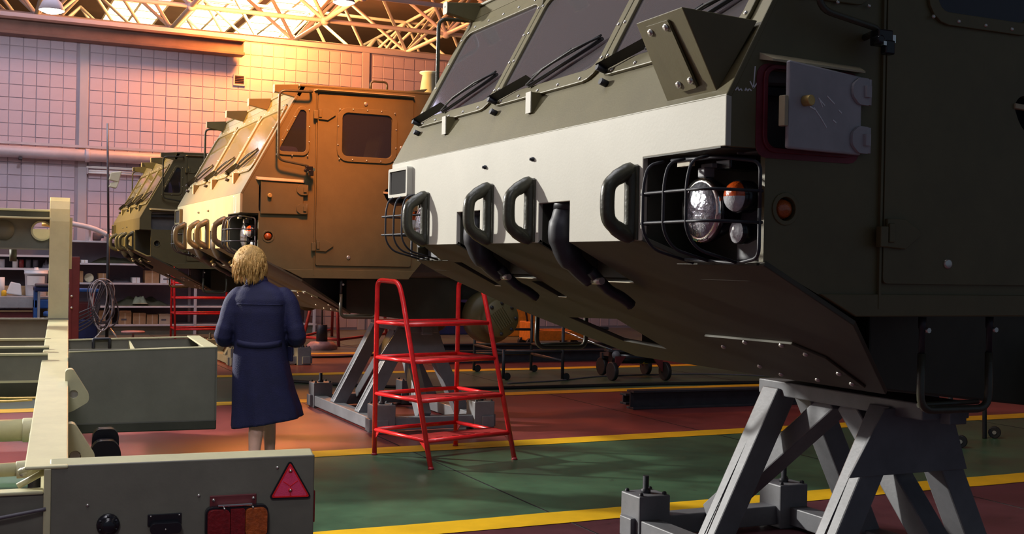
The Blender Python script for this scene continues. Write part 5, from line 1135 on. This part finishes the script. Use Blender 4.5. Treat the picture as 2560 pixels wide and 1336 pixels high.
# coat: lofted skirt and trunk with sleeves
cm = MB(); nseg = 40
def ring(z, rx, ry, cx, cy, fold=0, ph=0):
    out = []
    for j in range(nseg):
        t = 2 * math.pi * j / nseg; k = 1 + fold * math.sin(7 * t + ph) + fold * .6 * math.sin(11 * t + 2 * ph)
        e = 2.5; ct, st = math.cos(t), math.sin(t)
        out.append(V(cx + rx * k * math.copysign(abs(ct) ** (2 / e), ct), cy + ry * k * math.copysign(abs(st) ** (2 / e), st), z))
    return out
R = [ring(.375, .245, .185, .045, .055, .045, .4), ring(.45, .238, .178, .04, .05, .038, .5), ring(.60, .215, .165, .02, .035, .026, .7), ring(.76, .198, .152, .005, .02, .014, 1.0), ring(.88, .183, .142, -.002, .01, .01, 1.3),
     ring(.935, .176, .135, -.004, .005, .004, 1.5), ring(.96, .174, .133, -.004, .005, .004, 1.5), ring(1.05, .182, .130, -.005, .0, .010, 1.8), ring(1.15, .192, .130, -.005, -.005, .008, 2.2), ring(1.24, .196, .118, -.004, -.006, .004, 2.5), ring(1.295, .17, .10, -.004, .0, 0), ring(1.335, .115, .082, -.012, .006, 0), ring(1.37, .066, .063, -.03, .010, 0)]
# hem dips to the left, as in mid-stride
for i, dz in ((0, .05), (1, .04), (2, .02)):
    for p in R[i]: p.z += dz * (p.x - .04) / .24 * .8
vs = [p for r in R for p in r]; fs = []
for i in range(len(R) - 1):
    for j in range(nseg): fs.append((i * nseg + j, i * nseg + (j + 1) % nseg, (i + 1) * nseg + (j + 1) % nseg, (i + 1) * nseg + j))
fs.append(tuple(range(nseg))[::-1]); fs.append(tuple((len(R) - 1) * nseg + j for j in range(nseg)))
cm.add(vs, fs, True)
for s in (-1, 1):
    P_ = smooth([(s * .15, .0, 1.262), (s * .195, -.012, 1.20), (s * .225, -.03, 1.09), (s * .252, -.035, .99), (s * .235, .03, .965), (s * .19, .11, .975), (s * .15, .15, .985)], 4)
    RR = [.068, .070, .070, .070, .068, .066, .066, .064, .063, .062, .064, .060, .066, .062, .068, .064, .066, .062, .062, .060, .060, .058, .058, .057, .056]
    cm.tube(P_, RR[:len(P_)], 14); cm.ball(P_[0], .068, 14)
coat = cm.build('coat', 'coat_navy', pr, label='navy blue knee-length work coat'); remesh(coat, .009, 4)
# half belt, yoke seam, collar, pocket flap
def on_back(x, z, lift=.004):
    # point on the back of the coat
    import bisect
    zs = [.375, .45, .60, .76, .88, .935, .96, 1.05, 1.15, 1.24, 1.295]; rx = [.245, .238, .215, .198, .183, .176, .174, .182, .192, .196, .17]; ry = [.185, .178, .165, .152, .142, .135, .133, .130, .130, .118, .10]; cy = [.055, .05, .035, .02, .01, .005, .005, 0, -.005, -.006, 0]; cx = [.045, .04, .02, .005, -.002, -.004, -.004, -.005, -.005, -.004, -.004]
    i = max(1, min(len(zs) - 1, bisect.bisect(zs, z))); t = (z - zs[i - 1]) / (zs[i] - zs[i - 1]); f = lambda a: a[i - 1] + (a[i] - a[i - 1]) * t
    q = max(-1, min(1, (x - f(cx)) / f(rx))); return V(x, f(cy) - f(ry) * (1 - abs(q) ** 2.5) ** (1 / 2.5) - lift, z)
def strip(pts_lo, pts_hi, name, th=.004):
    vs = []; fs = []; n = len(pts_lo)
    for a, c_ in zip(pts_lo, pts_hi): vs += [a, c_]
    for i in range(n - 1): fs.append((2 * i, 2 * i + 1, 2 * i + 3, 2 * i + 2))
    o = MB().add(vs, fs, True).build(name, 'coat_navy', pr); m = o.modifiers.new('th', 'SOLIDIFY'); m.thickness = th; return o
xs = [-.15 + .30 * i / 14 for i in range(15)]
strip([on_back(x, .925 - .018 * (1 - (x / .15) ** 2), .006) for x in xs], [on_back(x, .965 - .018 * (1 - (x / .15) ** 2), .006) for x in xs], 'half_belt')
xs = [-.155 + .31 * i / 14 for i in range(15)]
strip([on_back(x, 1.205, .0045) for x in xs], [on_back(x, 1.212, .0055) for x in xs], 'yoke_seam', .003)
cl = MB(); n = 24; vs = []; fs = []
for i in range(n + 1):
    t = math.radians(-90 - 125 + 250 * i / n); vs += [(-.032 + .070 * math.cos(t), .010 + .066 * math.sin(t), 1.352), (-.034 + .064 * math.cos(t), .012 + .060 * math.sin(t), 1.398), (-.032 + .078 * math.cos(t), .010 + .074 * math.sin(t), 1.350)]
for i in range(n): a = 3 * i; fs += [(a, a + 3, a + 4, a + 1), (a + 1, a + 4, a + 5, a + 2)]
cl = cl.add(vs, fs, True).build('collar', 'coat_navy', pr); m = cl.modifiers.new('th', 'SOLIDIFY'); m.thickness = .005
MB().obox((.192, .02, .86), (.006, .008, 0), (-.03, .05, 0), (0, 0, .05)).build('pocket', 'coat_navy', pr, bevel=.004)
# hair: layered cap with loose tufts at the neck
hm = MB(); rh = random.Random(21)
nz, na = 14, 28; vs = []; fs = []
for i in range(nz + 1):
    ph = math.radians(90 - 150 * i / nz)
    for j in range(na):
        t = 2 * math.pi * j / na; back = .5 - .5 * math.sin(t)
        phj = max(ph, math.radians(-8 - 52 * back)) if i < nz else math.radians(-8 - 52 * back)
        r = 1 + .06 * noise.noise(V(math.cos(t) * 3, math.sin(t) * 3, i * .35)) + .03 * noise.noise(V(t * 6, i * .2, 3))
        vs.append(hc + V(.115 * r * math.cos(phj) * math.cos(t), -.006 + .122 * r * math.cos(phj) * math.sin(t), .010 + .124 * r * math.sin(phj)))
for i in range(nz):
    for j in range(na): fs.append((i * na + j, (i + 1) * na + j, (i + 1) * na + (j + 1) % na, i * na + (j + 1) % na))
hair = hm.add(vs, fs, True)
for k in range(330):
    t = rh.uniform(math.pi * 1.0, math.pi * 2.0) if k < 120 else rh.uniform(0, 2 * math.pi); p = math.radians(rh.uniform(-45, 75))
    q = hc + V(.114 * math.cos(p) * math.cos(t), -.006 + .121 * math.cos(p) * math.sin(t), .010 + .123 * math.sin(p))
    dn = V(math.cos(t) * .004, math.sin(t) * .004, -.034 - .014 * rh.random()); o = (q - hc).normalized() * .0028
    side = V(-math.sin(t), math.cos(t), 0) * rh.uniform(-.008, .008)
    hair.tube([q + o * .3, q + o + dn * .5 + side * .4, q + o * .8 + dn + side, q + dn * 1.6 + side * 1.5 + o * rh.uniform(0, 1.2)], [.004, .0048, .0035, .0008], 5)
for k in range(26):
    t = math.radians(rh.uniform(200, 340)); q = hc + V(.074 * math.cos(t), -.01 + .090 * math.sin(t), -.078 + rh.uniform(-.01, .01))
    e = q + V(math.cos(t) * rh.uniform(.0, .022) + (.012 if k % 3 == 0 else 0), math.sin(t) * rh.uniform(0, .02), -.045 - rh.uniform(0, .02))
    hair.tube([q, q.lerp(e, .5) + V(math.cos(t), math.sin(t), 0) * .006, e], [.009, .007, .001], 5)
hair.build('hair', 'hair_blond', pr, label='short tousled blond hair')
set_xf(Matrix.Identity(4))
